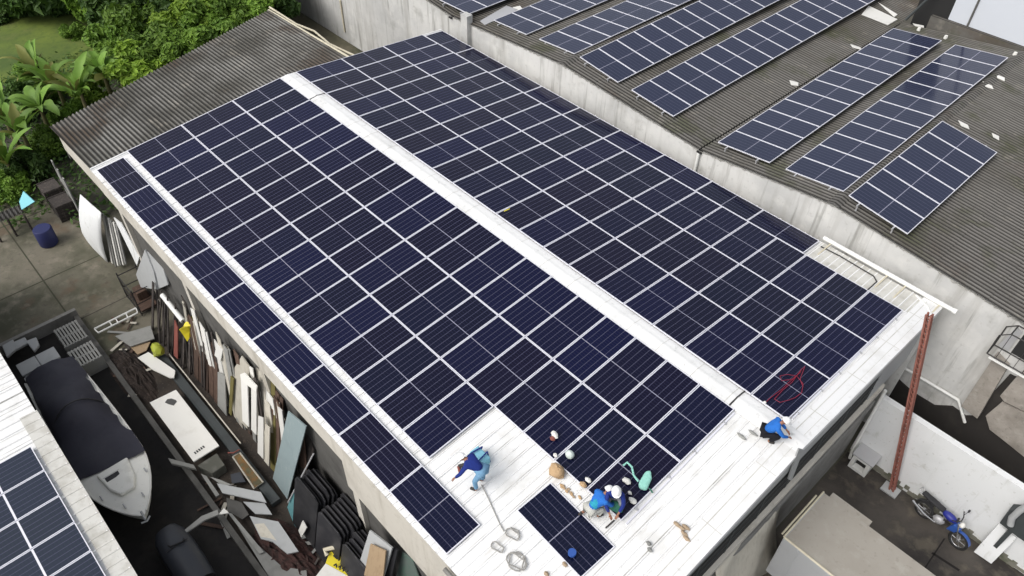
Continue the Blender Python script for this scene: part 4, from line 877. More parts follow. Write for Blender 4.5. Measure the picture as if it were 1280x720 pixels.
mb = MB(); mb.bb((4.4,-9.95,-6.95),(13.0,-9.62,-6.72)); thing1('steel_beam', mb, M['galv'], 'long dark grey steel channel at the foot of the leaning boards', 'beam', None, False, .02)
thing1('edge_rail', MB().tube([(4.6,-9.52,-6.66),(10.2,-9.52,-6.66)],.025,6), M['cream_board'], 'thin pale rail along the top edge of the steel channel', 'rail')
# ladder
la, lb, lc, ld = (G(*p,-6.8) for p in ((118,411),(170,385),(172,391),(123,416))); mb = MB().tube([la,lb],.04,6).tube([ld,lc],.04,6)
for t in (0,.35,.5,.75,1): mb.tube([la.lerp(lb,t),ld.lerp(lc,t)],.025,5)
thing1('aluminium_ladder', mb, M['pvc'], 'short pale ladder lying across the yard edge above the wide grey sheet', 'ladder')
for (cx,cy,rx,ry,h,m,lab) in ((G(358,692).x,G(358,692).y,1.5,.75,.42,'rubble_red','low reddish-brown heap of rubble beside the printed banner'),(G(166,470).x,G(166,470).y,1.7,.6,.35,'rubble_dark','low dark heap of rotten scraps beyond the white door')):
    if m not in M: M[m] = mat(m, (.06,.028,.024) if m == 'rubble_red' else (.035,.025,.02), .95, noise=[(5,.45,.65,(.02,.014,.012),.9),(14,.58,.72,(.16,.12,.10),.7)], bump=.6)
    rr = random.Random(int(cx*10)); P = []
    for a in range(19):
        row = []
        for b in range(19):
            u, v = a/9-1, b/9-1; q = max(0,1-(u*u+v*v)); row.append((cx+u*rx, cy+v*ry, GZ-.02+h*q**.7*rr.uniform(.55,1.15)))
        P.append(row)
    thing1('rubble_heap', MB().grid(P), M[m], lab, 'rubble heap')
# bits of litter
random.seed(21)
for i in range(46):
    px, py = random.choice(((random.uniform(150,190),random.uniform(455,500)),(random.uniform(330,400),random.uniform(670,715)),(random.uniform(140,180),random.uniform(395,440)),(random.uniform(255,300),random.uniform(600,660))))
    p = G(px,py,GZ+.1); an = random.uniform(0,3.1); l = random.uniform(.1,.5); d = Vector((math.cos(an),math.sin(an),random.uniform(-.1,.1)))*l; w = Vector((-d.y,d.x,0)).normalized()*random.uniform(.02,.07)
    zone = 'beyond the white door' if py < 520 else ('near the printed banner' if px > 325 else 'along the flat board heap')
    thing1('scrap_piece', plate([p-d-w,p+d-w,p+d+w,p-d+w],.03), M[random.choice(('grey_board','dark_board','brown_board','cream_board'))], 'small scrap of timber lying on the dark ground '+zone, 'scrap', 'scraps on the ground')
# wire trolley
tr = empty('wire_trolley', (.9,-8.9,GZ), 'black wire trolley cage standing before the white pointed panels', 'trolley')
mb = MB(); x0,x1,y0,y1 = .2,1.6,-9.35,-8.55
for z in (GZ+.15,GZ+.7,GZ+1.35): mb.tube([(x0,y0,z),(x1,y0,z),(x1,y1,z),(x0,y1,z),(x0,y0,z)],.025,5)
for x,y in ((x0,y0),(x1,y0),(x1,y1),(x0,y1)): mb.tube([(x,y,GZ+.05),(x,y,GZ+1.5)],.03,5)
for k in range(1,5): mb.tube([(x0+.28*k,y0,GZ+.15),(x0+.28*k,y0,GZ+1.35)],.012,4)
obj('wire_frame', mb, M['black_steel'], tr)
mb = MB().bb((x0+.05,y0+.05,GZ+.17),(x1-.05,y1-.05,GZ+.24)).box((.7,-8.9,GZ+.45),(.5,.4,.4)); obj('load', mb, M['brown_board'], tr)
# white sheets stored at the open bay
def poly3(name, pts, m, lab, cat, grp=None, th=.04): return thing1(name, plate([G(*p) for p in pts], th), m, lab, cat, grp)
WS = 'white sheets stored in the open bay'
def QS(px, py, yb=-8.85, k=7): return LP(px,py,yb,k)
P = []
for a in range(9):
    u = a/8; top = QS(100+26*u,243+23*u,-9.05,9); bot = QS(105+31*u,299+34*u,-9.05,9); P.append([top.lerp(bot,v/6)+Vector((-.25,-.55,0))*math.sin(math.pi*v/6)*(.35+.65*math.sin(math.pi*u))*.6 for v in range(7)])
wo = thing1('white_hull', MB().grid(P), M['wall_white'], 'large bulging white hull-like shell at the far corner of the open bay', 'hull shell', WS, True); sm = wo.modifiers.new('thick','SOLIDIFY'); sm.thickness = .03
for i in range(6):
    t0, b0 = (127+3.4*i, 267+2.6*i), (140+3.2*i, 333-.6*i)
    thing1('white_sheet', plate([QS(b0[0],b0[1],-8.95+.03*i),QS(b0[0]+1.6,b0[1]+1,-8.95+.03*i),QS(t0[0]+1.6,t0[1]+1,-8.95+.03*i),QS(t0[0],t0[1],-8.95+.03*i)],.05), M['wht_board' if i%2==0 else 'grey_board'], '%s upright edge in the stack beside the large white sheet' % (ORD[i]+(' white' if i%2==0 else ' grey')), 'sheet', WS)
thing1('white_sheet', plate([QS(171,332),QS(174,321),QS(151,279),QS(142,272)],.04), M['wall_white'], 'slanting narrow white sheet in the dark opening of the bay', 'sheet', WS)
thing1('pointed_panel', plate([QS(170,343,-8.9),QS(176,359,-8.9),QS(197,362,-8.9),QS(192,340,-8.9),QS(181,312,-8.9)],.05), M['lt_grey'], 'left one of two pale pointed panels behind the wire trolley', 'panel', WS)
thing1('pointed_panel', plate([QS(193,342,-8.84),QS(198,361,-8.84),QS(210,356,-8.84),QS(204,336,-8.84),QS(182,312,-8.84)],.05), M['lt_grey'], 'right one of two pale pointed panels behind the wire trolley', 'panel', WS)
# far left yard edge
p = G(62,304); thing1('navy_barrel', MB().tube([p,p+Vector((0,0,.05)),p+Vector((0,0,.85)),p+Vector((0,0,.9))],[.36,.4,.4,.36],16), M['navy_barrel'], 'dark navy barrel on the slab below the shadowy corner', 'barrel', None, True)
thing1('cyan_tarp', plate([G(*p) for p in ((24,252,-5.7),(29,239,-5.3),(43,252,-5.5),(27,262,-5.9))],.05), M['cyan'], 'bright cyan folded tarp at the edge of the plants', 'tarp')
P = []
for a,b in (((-14,272),(26,256)),((-12,282),(30,266))): 
    A, B = G(*a,-6.0), G(*b,-6.0); P.append([A.lerp(B,t/60)+Vector((0,0,.05*math.cos(t*2.1))) for t in range(61)])
lt = empty('low_lean_to', G(10,270), 'low corrugated grey lean-to roof at the left picture edge', 'lean-to')
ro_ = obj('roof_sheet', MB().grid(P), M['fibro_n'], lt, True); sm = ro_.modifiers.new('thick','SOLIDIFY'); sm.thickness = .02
mb = MB(); 
for q in (P[1][2],P[1][30],P[1][58]): obj('post', MB().tube([q-Vector((0,0,.05)),Vector((q.x,q.y,GZ))],.05,6), M['dark_board'], lt)
fe = empty('slat_fence', (-7.6,-8.3,GZ), 'weathered grey slat fence at the far corner of the old shed', 'fence')
for i in range(7):
    x = -6.2-.28*i; obj('slat', MB().bb((x,-8.75+.02*i,GZ),(x+.16,-8.70+.02*i,GZ+2.5-.2*(i%3))), M['grey_board'], fe)
obj('cross_rail', MB().bb((-8.1,-8.69,GZ+1.2),(-6.0,-8.62,GZ+1.3)), M['dark_board'], fe)
for k,(px,py,lab) in enumerate(((70,250,'dark slatted crate in the shadowy corner beyond the slab'),(84,268,'dark crate standing nearer the shed corner'))):
    p = G(px,py,GZ); mb = MB()
    for j in range(5): mb.box((p.x,p.y,GZ+.1+.18*j),(1.0,.8,.1))
    for sx in (-.45,.45): mb.box((p.x+sx,p.y,GZ+.45),(.06,.82,.9))
    thing1('dark_crate', mb, M['dark_board'], lab, 'crate', 'dark crates by the shed corner')

# fixings along the near verge
random.seed(17)
for sgn, yo in ((-1,8.4),(1,8.3)):
    for k in range(4):
        y = sgn*(1.2+2.1*k+random.uniform(-.2,.2)); z = roof_z(y)
        obj('lap_line', MB().add([(24.40,y,z+.054),(24.98,y,z+.059),(24.98,y+.022,z+.059-sgn*TT*.022),(24.40,y+.022,z+.054-sgn*TT*.022)],[(0,1,2,3)]), M['stained_white'], wh)
    obj('lap_line', MB().add([(24.55,sgn*.2,roof_z(.2)+.056),(24.575,sgn*.2,roof_z(.2)+.056),(24.575,sgn*yo,roof_z(yo)+.056),(24.55,sgn*yo,roof_z(yo)+.056)],[(0,1,2,3)]), M['stained_white'], wh)
    obj('lap_line', MB().add([(24.80,sgn*.2,roof_z(.2)+.058),(24.812,sgn*.2,roof_z(.2)+.058),(24.812,sgn*yo,roof_z(yo)+.058),(24.80,sgn*yo,roof_z(yo)+.058)],[(0,1,2,3)]), M['stained_white'], wh)
# ================================================================ people
def skin_bm(nodes, edges, level=1):
    """nodes: name -> (pos, radius); returns an evaluated bmesh of one continuous skin surface"""
    me = bpy.data.meshes.new('tmp'); bm = bmesh.new(); lay = bm.verts.layers.skin.verify(); V = {}
    for k,(p,r) in nodes.items():
        v = bm.verts.new(p); v[lay].radius = (r,r) if not isinstance(r,tuple) else r; v[lay].use_root = (k == 'pelvis'); V[k] = v
    for a,b in edges: bm.edges.new((V[a],V[b]))
    bm.to_mesh(me); bm.free(); o = bpy.data.objects.new('tmp', me); COL.objects.link(o)
    m = o.modifiers.new('s','SKIN'); m.use_smooth_shade = True; s = o.modifiers.new('d','SUBSURF'); s.levels = level; s.render_levels = level
    dg = bpy.context.evaluated_depsgraph_get(); ev = o.evaluated_get(dg); em = ev.to_mesh(); out = bmesh.new(); out.from_mesh(em); ev.to_mesh_clear()
    bpy.data.objects.remove(o); bpy.data.meshes.remove(me); return out
def bm_obj(name, bm, m, parent, mtx):
    bm.transform(mtx); me = bpy.data.meshes.new(name); bmesh.ops.recalc_face_normals(bm, faces=bm.faces); bm.to_mesh(me); bm.free(); me.materials.append(m)
    for p in me.polygons: p.use_smooth = True
    o = bpy.data.objects.new(name, me); COL.objects.link(o); o.parent = parent; return o
def person(loc, yaw, J, label, shirt, trousers, head_dir, lean=0, vest=None, hair=None):
    """J: joints in metres, x forward, y left, z up from the foot contact"""
    J = {k: Vector(v) for k,v in J.items()}
    root = empty('person', loc, label, 'person'); T = Matrix.Rotation(yaw,4,'Z') @ Matrix.Scale(.9,4)
    n = {}; e = []
    n['pelvis'] = (J['pelvis'],.095); n['waist'] = (J['pelvis'].lerp(J['chest'],.45),.085); n['chest'] = (J['chest'],.095); n['neck'] = (J['neck'],.052); n['head0'] = (J['neck'].lerp(J['head'],.6),.06)
    e += [('pelvis','waist'),('waist','chest'),('chest','neck'),('neck','head0')]
    for s in 'LR':
        n['sh'+s] = (J['sh'+s],.045); n['el'+s] = (J['el'+s],.040); n['wr'+s] = (J['wr'+s],.028)
        d = (J['wr'+s]-J['el'+s]).normalized(); side = d.cross(Vector((0,0,1))).normalized() if abs(d.z) < .95 else Vector((0,1,0)); up = side.cross(d)
        palm = J['wr'+s]+d*.075; n['pa'+s] = (palm,.034); e += [('chest','sh'+s),('sh'+s,'el'+s),('el'+s,'wr'+s),('wr'+s,'pa'+s)]
        for k,(off,ln) in enumerate(((-.027,.065),(-.009,.078),(.009,.074),(.026,.058))):
            a = palm+side*off+d*.03; b = a+d*ln*.55-up*.012; c = b+d*ln*.35-up*.035
            for q,(pp,r) in enumerate(((a,.010),(b,.009),(c,.008))): n['f%d%d%s'%(k,q,s)] = (pp,r)
            e += [('pa'+s,'f%d0%s'%(k,s)),('f%d0%s'%(k,s),'f%d1%s'%(k,s)),('f%d1%s'%(k,s),'f%d2%s'%(k,s))]
        sg = 1 if s == 'R' else -1; a = palm-d*.03+side*.035*sg; b = a+side*.025*sg+d*.035-up*.01
        n['t0'+s] = (a,.012); n['t1'+s] = (b,.009); e += [('pa'+s,'t0'+s),('t0'+s,'t1'+s)]
        n['hi'+s] = (J['hi'+s],.075); n['kn'+s] = (J['kn'+s],.055); n['an'+s] = (J['an'+s],.043); n['to'+s] = (J['to'+s],.04)
        e += [('pelvis','hi'+s),('hi'+s,'kn'+s),('kn'+s,'an'+s),('an'+s,'to'+s)]
    bm = skin_bm(n, e)
    hd = Vector(head_dir).normalized(); hc = J['head']; up = (J['head']-J['neck']).normalized(); up = (up-hd*up.dot(hd)).normalized(); sd_ = up.cross(hd); HM = Matrix((hd,sd_,up)).transposed()
    def addell(c, r):
        mb = MB().ell(hc+HM@Vector(c), r, 12, 9, HM); vs = [bm.verts.new(v) for v in mb.v]
        for f in mb.f:
            try: bm.faces.new([vs[i] for i in f])
            except ValueError: pass
    addell((0,0,0),(.098,.078,.115)); addell((.10,0,-.015),(.022,.014,.026)); addell((.02,.08,-.01),(.022,.012,.032)); addell((.02,-.08,-.01),(.022,.012,.032)); addell((.06,0,-.085),(.035,.04,.03))
    body = bm_obj('body', bm, M['skin'], root, T)
    mb = MB()
    for s in (-1,1): mb.ell(hc+HM@Vector((.088,s*.032,.015)),(.010,.014,.008),8,5,HM)
    mb.ell(hc+HM@Vector((.092,0,-.055)),(.008,.025,.006),8,5,HM)
    me = mb.mesh('face_features', M['boot']); me.transform(T); o = bpy.data.objects.new('face_features', me); COL.objects.link(o); o.parent = root
    # clothes
    n = {'pelvis':(J['pelvis']+ (J['chest']-J['pelvis'])*.05,.150),'w':(J['pelvis'].lerp(J['chest'],.45),.150),'c':(J['chest'],.17),'n':(J['neck'],.07)}; e = [('pelvis','w'),('w','c'),('c','n')]
    for s in 'LR':
        n['s'+s] = (J['sh'+s],.082); n['e'+s] = (J['el'+s],.060); n['k'+s] = (J['el'+s].lerp(J['wr'+s],.85),.046); e += [('c','s'+s),('s'+s,'e'+s),('e'+s,'k'+s)]
    bm_obj('shirt', skin_bm(n, e), shirt, root, T)
    n = {'pelvis':(J['pelvis'],.150)}; e = []
    for s in 'LR':
        n['h'+s] = (J['hi'+s],.112); n['k'+s] = (J['kn'+s],.080); n['a'+s] = (J['kn'+s].lerp(J['an'+s],.92),.062); e += [('pelvis','h'+s),('h'+s,'k'+s),('k'+s,'a'+s)]
    bm_obj('trousers', skin_bm(n, e), trousers, root, T)
    for s in 'LR':
        n = {'pelvis':(J['an'+s],.056),'m':(J['an'+s].lerp(J['to'+s],.5),.05),'t':(J['to'+s],.045)}
        bm_obj('boot', skin_bm(n,[('pelvis','m'),('m','t')]), M['boot'], root, T)
    if vest:
        n = {'pelvis':(J['pelvis'].lerp(J['chest'],.1),.162),'w':(J['pelvis'].lerp(J['chest'],.5),.162),'c':(J['chest'],.178)}
        bm_obj('vest', skin_bm(n,[('pelvis','w'),('w','c')]), vest, root, T)
    mb = MB().ell(hc+HM@Vector((-.005,0,.03)),(.135,.112,.115),16,6,HM,True); P = []
    for k in range(17):
        t = 2*math.pi*k/16; br = 1.13 + (.22*max(0,math.cos(t)))
        P.append([hc+HM@Vector((.135*q*math.cos(t)-.005,.112*q*math.sin(t),.03+z)) for q,z in ((.98,.004),(br,-.008),(br,-.018),(.98,-.012))])
    mb.grid(P); me = mb.mesh('helmet', M['helmet'], smooth=True); me.transform(T); o = bpy.data.objects.new('helmet', me); COL.objects.link(o); o.parent = root
    return root
def pose(**k): return k
CROUCH = dict(pelvis=(-.08,0,.33), chest=(.14,0,.66), neck=(.25,0,.80), head=(.34,0,.92), shL=(.16,.19,.72), shR=(.16,-.19,.72), elL=(.32,.25,.50), elR=(.36,-.24,.50), wrL=(.52,.13,.34), wrR=(.56,-.10,.34),
   hiL=(-.06,.11,.30), hiR=(-.06,-.11,.30), knL=(.30,.22,.47), knR=(.32,-.20,.42), anL=(.06,.17,.08), anR=(.04,-.16,.08), toL=(.26,.2,.05), toR=(.24,-.18,.05))
BEND = dict(pelvis=(-.16,0,.90), chest=(.22,0,1.10), neck=(.37,0,1.12), head=(.48,0,1.12), shL=(.24,.2,1.08), shR=(.24,-.2,1.08), elL=(.34,.36,.86), elR=(.36,-.34,.86), wrL=(.48,.42,.66), wrR=(.50,-.30,.62),
   hiL=(-.15,.11,.86), hiR=(-.15,-.11,.86), knL=(.0,.17,.47), knR=(-.02,-.16,.47), anL=(-.06,.17,.08), anR=(-.08,-.17,.08), toL=(.14,.19,.05), toR=(.12,-.19,.05))
KNEEL = dict(pelvis=(-.12,0,.36), chest=(.20,0,.66), neck=(.33,0,.76), head=(.44,0,.84), shL=(.20,.2,.70), shR=(.20,-.2,.70), elL=(.34,.28,.46), elR=(.38,-.26,.46), wrL=(.56,.2,.26), wrR=(.6,-.12,.24),
   hiL=(-.10,.11,.33), hiR=(-.10,-.11,.33), knL=(.18,.16,.09), knR=(.22,-.15,.30), anL=(-.24,.15,.08), anR=(.02,-.16,.08), toL=(-.38,.15,.05), toR=(.22,-.18,.05))
def yaw_to(a, b): return math.atan2(b.y-a.y, b.x-a.x)
f1 = FR(597,607,.02); person(f1, yaw_to(f1, FR(575,598)), BEND, 'worker in navy shirt and light blue jeans bending over bare white roof', M['navy_shirt'], M['lt_blue_denim'], (.75,0,-.65))
f2 = FR(741,642,.05); person(f2, yaw_to(f2, FR(790,612)), KNEEL, 'worker in blue shirt and teal vest kneeling among the bags', M['blue_shirt'], M['pale_trousers'], (.8,-.1,-.6), vest=M['teal_vest'])
f4 = FR(766,628,.14); person(f4, yaw_to(f4, FR(764,655)), dict(CROUCH, head=(.24,0,.97), neck=(.2,0,.82)), 'worker in navy shirt and white helmet squatting beside the teal vest', M['navy_shirt'], M['grey_trousers'], (.85,.1,-.45))
f3 = FR(957,547,.03); person(f3, yaw_to(f3, FR(985,552)), CROUCH, 'worker in blue shirt and black trousers crouching near the ridge end', M['blue_shirt'], M['black_trousers'], (.8,.1,-.6))

# ================================================================ things lying on the roof
def lump(c, r, m, name, lab, cat, grp=None, jit=.25, flatten=1):
    mb = MB().ell((0,0,0), (r[0],r[1],r[2]), 10, 7)
    for i,v in enumerate(mb.v): mb.v[i] = Vector(c) + Vector((v.x*random.uniform(1-jit,1+jit), v.y*random.uniform(1-jit,1+jit), max(v.z*random.uniform(1-jit,1+jit),-r[2]*.8)+r[2]*.8))
    return thing1(name, mb, m, lab, cat, grp, True)
random.seed(9)
tb = empty('tool_bag', FR(600,577,.02), 'pale blue tool bag with dark straps behind the bending worker', 'tool bag')
c = FR(600,576,.02)
mb = MB().prism([c+Vector(v) for v in ((-.25,-.16,0),(.25,-.16,0),(.25,.16,0),(-.25,.16,0))],(0,0,.3)); obj('bag_body', mb, mat('pale_blue_cloth',(.22,.50,.62),.8), tb, bevel=.05)
obj('strap', MB().tube([c+Vector((-.22,-.17,.0)),c+Vector((-.15,-.17,.36)),c+Vector((-.1,.17,.36)),c+Vector((-.2,.17,0))],.022,5).tube([c+Vector((.22,-.17,0)),c+Vector((.15,-.17,.36)),c+Vector((.1,.17,.36)),c+Vector((.2,.17,0))],.022,5), M['navy_shirt'], tb)
dl = empty('power_drill', FR(573,583,.02), 'dark power drill lying left of the bending worker', 'drill'); c = FR(573,583,.05)
obj('drill_body', MB().tube([c,c+Vector((.12,.2,.05)),c+Vector((.14,.26,.06))],[.05,.05,.02],8), M['boot'], dl); obj('grip', MB().tube([c,c+Vector((.18,-.1,.0))],.035,8), M['redwood'], dl)
thing1('roof_rope', MB().tube([FR(602,606,.05),FR(611,624,.04),FR(618,640,.03),FR(625,655,.04),FR(630,664,.03)],.014,5), M['grey_cable'], 'thin grey cord trailing down the roof from the bending worker', 'cord')
def coil(px, py, r, n, m, lab, cat):
    c = FR(px,py,.05); pts = [c+Vector((math.cos(t)*r*(1+.25*math.sin(2.3*t)), math.sin(t)*r*.8*(1+.3*math.cos(1.7*t)), .02*math.sin(3*t)+.02)) for t in [k*.35 for k in range(n)]]
    thing1('cable_coil', MB().tube(pts,.017,5,True), m, lab, cat)
coil(646,702,.22,44,M['grey_cable'],'loose grey cable coil lying near the loose solar panel','cable'); coil(641,668,.16,26,M['grey_cable'],'small untidy cable coil at the end of the thin cord','cable'); coil(622,684,.14,20,M['grey_cable'],'sparse cable loop left of the small coil','cable')
lump(FR(696,592,.02),(.22,.2,.16),M['tan_sack'],'tan_sack','crumpled tan sack at the corner of the loose solar panel','sack')
lump(FR(693,545,.14),(.11,.08,.08),M['wht_board'],'white_carton','small white and brown carton on a front-slope panel','carton')
lump(FR(690.5,549,.14),(.08,.06,.05),M['redwood'],'brown_pouch','small red-brown pouch under the white carton','pouch')
lump(FR(712,571,.14),(.13,.11,.13),mat('pale_bucket',(.55,.62,.58),.5),'pale_bucket','pale translucent jug on the panel above the tan sack','jug',jit=.08)
lump(FR(694,570,.14),(.06,.05,.05),M['wht_board'],'white_cup','tiny white cup at the panel corner above the tan sack','cup')
for k,(px,py,w,m,lab) in enumerate(((729,607,.1,'tan_sack','small beige packet left of the kneeling worker'),(735,601,.09,'wht_board','small white packet beside the beige one'),(783,602,.12,'wht_board','white lump between the kneeling worker and the mint bag'),(772,613,.12,'wht_board','bundle of white wrap in front of the kneeling worker'),(787,617,.06,'wht_board','small white connector pile below the mint bag'),(791,627,.11,'wht_board','larger white connector pile near the panel edge'))):
    lump(FR(px,py,.12),(w,w*.7,.05),M[m],'roof_packet',lab,'packet','packets around the kneeling worker')
lump(FR(768,634,.12),(.22,.17,.13),M['green_bag'],'green_bag','dark green tool bag below the kneeling worker','bag')
mg = empty('mint_bag', FR(806,606,.1), 'mint green bag with a looped hose on the panel corner', 'bag')
pts = [FR(*p,.12) for p in ((797,607),(806,592),(813,591),(814,601),(808,615),(799,613))]; mb = MB().prism(pts,(0,0,.16)); obj('bag_body', mb, M['mint'], mg, bevel=.06)
obj('hose', MB().tube([FR(798,602,.2),FR(792,594,.25),FR(790,584,.24),FR(784,578,.2),FR(779,582,.16)],.028,6), M['mint'], mg, True)
obj('strap', MB().tube([FR(812,611,.14),FR(816,616,.13)],.02,5), M['green_bag'], mg)
for k,(px,py) in enumerate(((846,656),(852,661),(857,660),(855,668),(858,674))):
    lump(FR(px,py,.03),(.10,.05,.04),M['glove_brown'],'work_glove','brown work glove in the scatter right of the loose solar panel','glove','brown gloves on the roof')
for k,(px,py,lab) in enumerate(((812,688,'small grey pebble-like scrap, the upper near the gloves'),(811,680,'small grey scrap just above its twin near the gloves'),(706,706,'dark brown scrap at the loose panel foot'),(683,718,'olive scrap at the bottom edge left of the loose panel'))):
    lump(FR(px,py,.03),(.07,.05,.04),M['glove_brown' if k>1 else 'grey_board'],'roof_scrap',lab,'scrap')
c = FR(715,692,.13); thing1('blue_tape_roll', MB().tube([c,c+Vector((0,0,.08))],.10,14), M['blue_paint2'], 'round blue tape roll lying on the loose solar panel', 'tape roll', None, True)
thing1('pry_bar', MB().tube([FR(757,660,.05),FR(768,650,.05)],.02,5), M['boot'], 'short dark bar on the white sheets below the kneeling worker', 'bar')
for k in range(22):
    px = 700+random.random()*48; py = 600+ (px-700)*.78 + random.uniform(2,9)
    lump(FR(px,py,.02),(.05,.035,.02),M['tan_sack' if k%3 else 'glove_brown'],'bolt_pile','small brown bolts and clips beside the loose panel','bolts','bolts scattered above the loose panel')
pts = []
for k,(px,py) in enumerate(((957,503),(962,498),(970,492),(978,486),(985,479),(996,470),(1003,460),(1000,466),(990,474),(977,476),(975,470),(984,468),(996,470),(1004,480),(1002,491),(994,497),(986,500),(975,503),(968,499),(978,488),(990,478),(1000,464),(1006,458),(1000,474),(1004,484))):
    pts.append(BR(px,py,.125+.012*(k%3)))
rc = empty('red_cable', BR(985,485,.1), 'tangle of thin red cable on the last back-slope panel', 'cable')
obj('cable_run', MB().tube(pts,.0095,5), M['red_cable'], rc); obj('connector', MB().ell(BR(956,503,.13),(.045,.045,.03),8,6), M['wht_board'], rc, True)
thing1('orange_clip', MB().tube([FR(630,264,.14),FR(637,261,.14)],.016,5), M['yellow'], 'yellow marker strip at the ridge cap edge mid-way', 'marker')
# papers around the crouching worker
for k,(px,py,lab) in enumerate(((927,546,'dark sliver of wood left of the crouching worker'),(941,542,'pale grey cloth scrap behind the crouching worker'))):
    lump(FR(px,py,.03),(.14,.05,.03),M['grey_board'],'roof_offcut',lab,'scrap')

# ================================================================ plants
def leaf_cloud(n, rx, ry, rz, size, clumps, seed, up=.4):
    r = random.Random(seed); mb = MB(); cs = []
    for i in range(clumps):
        while True:
            v = Vector((r.uniform(-1,1),r.uniform(-1,1),r.uniform(-.8,1)))
            if .25 < v.length < 1: break
        cs.append((Vector((v.x*rx,v.y*ry,v.z*rz)), r.uniform(.22,.42)))
    for i in range(n):
        c, cr = r.choice(cs); d = Vector((r.gauss(0,1),r.gauss(0,1),r.gauss(0,1))).normalized()*(cr*r.uniform(.55,1.05)); p = c + Vector((d.x*rx,d.y*ry,d.z*rz))
        nrm = (d.normalized()*.8 + Vector((r.gauss(0,.5),r.gauss(0,.5),up+r.gauss(0,.4)))).normalized(); a = nrm.orthogonal().normalized(); q = r.uniform(0,6.28); b = nrm.cross(a); u = a*math.cos(q)+b*math.sin(q); v = nrm.cross(u); s = size*r.uniform(.6,1.35)
        mb.add([p-u*s, p-v*s*.42+nrm*s*.12, p+u*s-nrm*s*.15, p+v*s*.42+nrm*s*.12],[(0,1,2,3)])
    return mb
def crown_mesh(name, seed, m, n=6500, size=.135, cl=30):
    mb = leaf_cloud(n,1,1,.85,size,cl,seed); me = bpy.data.meshes.new(name); me.from_pydata([tuple(v) for v in mb.v],[],mb.f); me.materials.append(m); return me
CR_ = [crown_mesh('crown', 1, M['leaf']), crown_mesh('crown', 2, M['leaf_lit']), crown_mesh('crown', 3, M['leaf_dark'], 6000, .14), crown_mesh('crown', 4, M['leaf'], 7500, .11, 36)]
def trunk_mesh(h, seed):
    r = random.Random(seed); mb = MB().tube([(0,0,0),(.05,.03,h*.4),(.0,.08,h*.8),(.1,.05,h)],[.13,.11,.08,.04],8)
    for i in range(5):
        a = r.uniform(0,6.28); z = h*r.uniform(.45,.7); l = r.uniform(.5,.9); mb.tube([(0,.05,z),(math.cos(a)*l*.5,math.sin(a)*l*.5,z+.06),(math.cos(a)*l,math.sin(a)*l,z+.1)],[.06,.04,.02],6)
    return mb.mesh('trunk', M['bark'], smooth=True)
TR_ = [trunk_mesh(1.0, s) for s in (1,2)]
def tree(px, py, zc, rad, kind, label, grp, cat='tree'):
    c = G(px,py,zc); o = empty('bushy_tree', (c.x,c.y,GZ), label, cat, grp)
    k = bpy.data.objects.new('crown', CR_[kind]); COL.objects.link(k); k.parent = o; k.location = (0,0,zc-GZ); k.scale = (rad,rad,rad*random.uniform(.85,1.1)); k.rotation_euler = (0,0,random.uniform(0,6.28))
    t = bpy.data.objects.new('trunk', random.choice(TR_)); COL.objects.link(t); t.parent = o; h = zc-GZ-rad*.1; t.scale = (1,1,h)
random.seed(31)
GT = 'leafy trees behind the old shed'; GD = 'dark trees beyond the lawn'
for px,py,zc,rd,kd,lab in (
 (172,84,-3.6,1.5,1,'bright green bushy tree touching the old roof edge beside the banana plants'),
 (196,62,-3.4,1.6,0,'mid green bushy tree second from the banana plants along the roof edge'),
 (222,66,-3.3,1.3,3,'low dense green bush at the middle of the old roof edge'),
 (232,36,-3.2,1.8,1,'tall bright tree above the middle of the old roof edge'),
 (258,46,-3.0,1.5,0,'mid green tree overhanging the old roof edge, right of the middle'),
 (280,24,-2.8,1.7,3,'fine-leaved tree towards the far end of the old roof edge'),
 (305,14,-2.8,1.6,0,'green tree next to the cream pipe end of the old roof'),
 (330,-4,-2.8,1.6,2,'dark tree behind the pipe end beside the concrete wall'),
 (255,4,-2.6,1.9,1,'bright green tree at the top edge above the old roof'),
 (205,8,-3.0,2.2,2,'dark shaggy tree at the top edge between lawn and bright trees'),
 (182,32,-3.6,1.7,0,'mid green tree at the right edge of the lawn'),
 (150,52,-4.2,1.5,3,'small dense tree where the lawn meets the banana plants')):
    tree(px,py,zc,rd,kd,lab,GT)
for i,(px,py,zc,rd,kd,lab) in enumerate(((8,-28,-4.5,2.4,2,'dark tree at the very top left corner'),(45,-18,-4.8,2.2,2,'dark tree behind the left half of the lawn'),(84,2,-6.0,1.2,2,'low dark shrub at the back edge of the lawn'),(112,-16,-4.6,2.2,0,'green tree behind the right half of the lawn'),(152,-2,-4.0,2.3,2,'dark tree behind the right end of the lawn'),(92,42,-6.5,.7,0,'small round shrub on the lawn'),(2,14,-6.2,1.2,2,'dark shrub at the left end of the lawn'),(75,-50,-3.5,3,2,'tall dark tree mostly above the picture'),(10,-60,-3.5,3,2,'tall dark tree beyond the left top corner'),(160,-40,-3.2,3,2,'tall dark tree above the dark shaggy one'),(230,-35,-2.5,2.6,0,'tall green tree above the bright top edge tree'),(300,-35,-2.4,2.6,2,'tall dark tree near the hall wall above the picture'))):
    tree(px,py,zc,rd,kd,lab,GD)
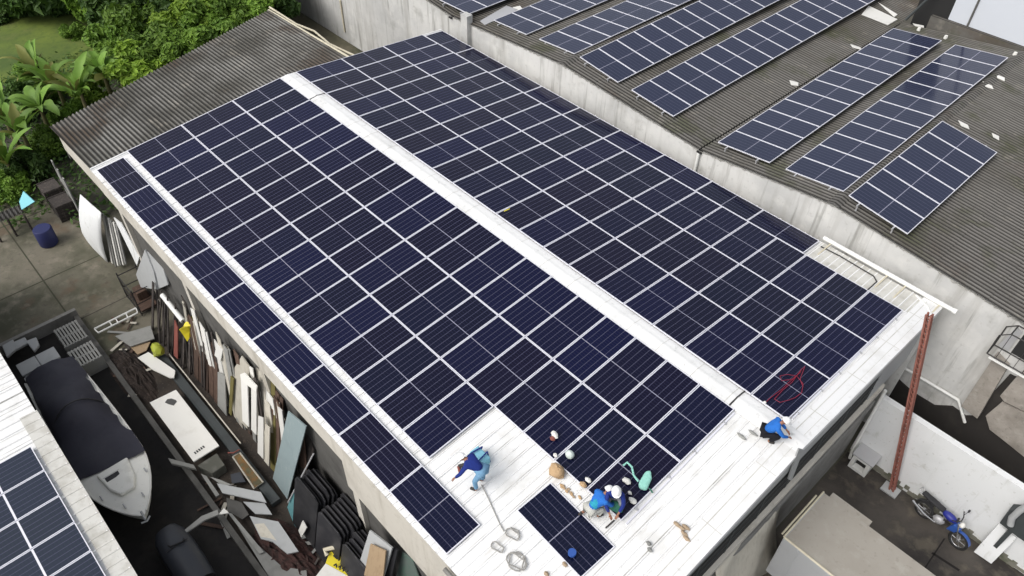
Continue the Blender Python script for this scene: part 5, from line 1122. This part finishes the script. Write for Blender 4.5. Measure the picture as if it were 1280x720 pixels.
def banana(px, py, zc, nl, seed, label, lit=0, size=1.0):
    r = random.Random(seed); c = G(px,py,zc); o = empty('banana_plant', (c.x,c.y,GZ), label, 'banana plant', 'banana plants by the old shed'); h = zc-GZ
    obj('stem', MB().tube([(c.x,c.y,GZ),(c.x+.05,c.y,GZ+h*.5),(c.x,c.y+.05,zc)],[.16,.13,.08],9), M['stalk'], o, True)
    for i in range(nl):
        a = i*2.4+r.uniform(-.3,.3); el = r.uniform(.75,1.45); ln = size*r.uniform(1.4,2.5); w = size*r.uniform(.20,.30); P = []; d = Vector((math.cos(a),math.sin(a),0)); sd_ = Vector((-d.y,d.x,0)); p = Vector((c.x,c.y,zc-.1)); tw = r.uniform(-.5,.5); tear = [r.random()<.25 for _ in range(14)]; dr_ = r.uniform(.5,1.9)
        for k in range(13):
            t = k/12; ang = el - dr_*t*t; 
            if k: p = p + (d*math.cos(ang)+Vector((0,0,1))*math.sin(ang))*ln/12
            ww = w*(.12 if t < .12 else math.sin(math.pi*min(1,(t-.1)/.93+.06))**.6)+.004; upv = (-d*math.sin(ang)+Vector((0,0,1))*math.cos(ang)); s2 = (sd_*math.cos(tw)+upv*math.sin(tw))
            fl = upv*ww*.28; tj = -.10*ww if tear[k] else 0
            P.append([p-s2*ww*(.7 if tear[k] else 1)+fl, p-s2*ww*.5+fl*.6, p, p+s2*ww*.5+fl*.6, p+s2*ww*(1 if not tear[12-k] else .75)+fl])
        obj('leaf', MB().grid(P), M['banana_dry'] if r.random() < .22 else M['banana'], o, True)
for a in ((72,112,-4.8,13,1,'large banana plant at the far corner of the old shed'),(100,118,-4.5,12,2,'dark banana plant just behind the old roof corner'),(128,92,-4.6,13,3,'bright upright banana plant nearest the trees'),(46,96,-5.2,12,4,'banana plant at the edge of the lawn'),(28,170,-5.3,12,5,'pale banana plant above the cyan tarp'),(8,205,-5.5,12,6,'low banana plant at the left picture edge'),(50,138,-5.1,12,7,'yellowing banana plant over the slat fence'),(150,100,-4.9,10,8,'small banana plant squeezed against the bushy trees'),(6,150,-5.5,11,9,'banana plant half cut by the left picture edge')): banana(*a)
for px,py,zc,rd,kd,lab in ((60,176,-6.2,1.0,3,'low leafy bush under the banana plants by the slat fence'),(30,205,-6.2,1.1,2,'dark low bush above the cyan tarp'),(92,150,-6.2,1.0,3,'low bush close to the far corner of the old roof'),(8,232,-6.3,.9,3,'small bush behind the low lean-to roof'),(52,112,-6.2,1.2,0,'bush at the lawn edge between banana plants'),(118,120,-6.0,1.1,1,'bright low bush under the upright banana plant'),(18,128,-6.2,1.2,2,'dark bush at the left edge below the lawn'),(36,85,-6.5,.8,3,'small bush on the near side of the lawn')):
    tree(px,py,zc,rd,kd,lab,'low bushes among the banana plants','bush')
# ground cover between the plants
r = random.Random(77); mb = MB()
for i in range(15000):
    x = r.uniform(-22,-5.2); y = r.uniform(-11.5,8)
    if y < -9.2 and x > -7.5: continue
    if x > -5.5-(y+8.5)*.28 and y > -8.8: continue
    p = Vector((x,y,GZ+abs(r.gauss(0,.35)))); n_ = Vector((r.gauss(0,.5),r.gauss(0,.5),1)).normalized(); a = n_.orthogonal().normalized(); q = r.uniform(0,6.28); u = a*math.cos(q)+n_.cross(a)*math.sin(q); v = n_.cross(u); s = r.uniform(.07,.2)
    mb.add([p-u*s,p-v*s*.4,p+u*s,p+v*s*.4],[(0,1,2,3)])
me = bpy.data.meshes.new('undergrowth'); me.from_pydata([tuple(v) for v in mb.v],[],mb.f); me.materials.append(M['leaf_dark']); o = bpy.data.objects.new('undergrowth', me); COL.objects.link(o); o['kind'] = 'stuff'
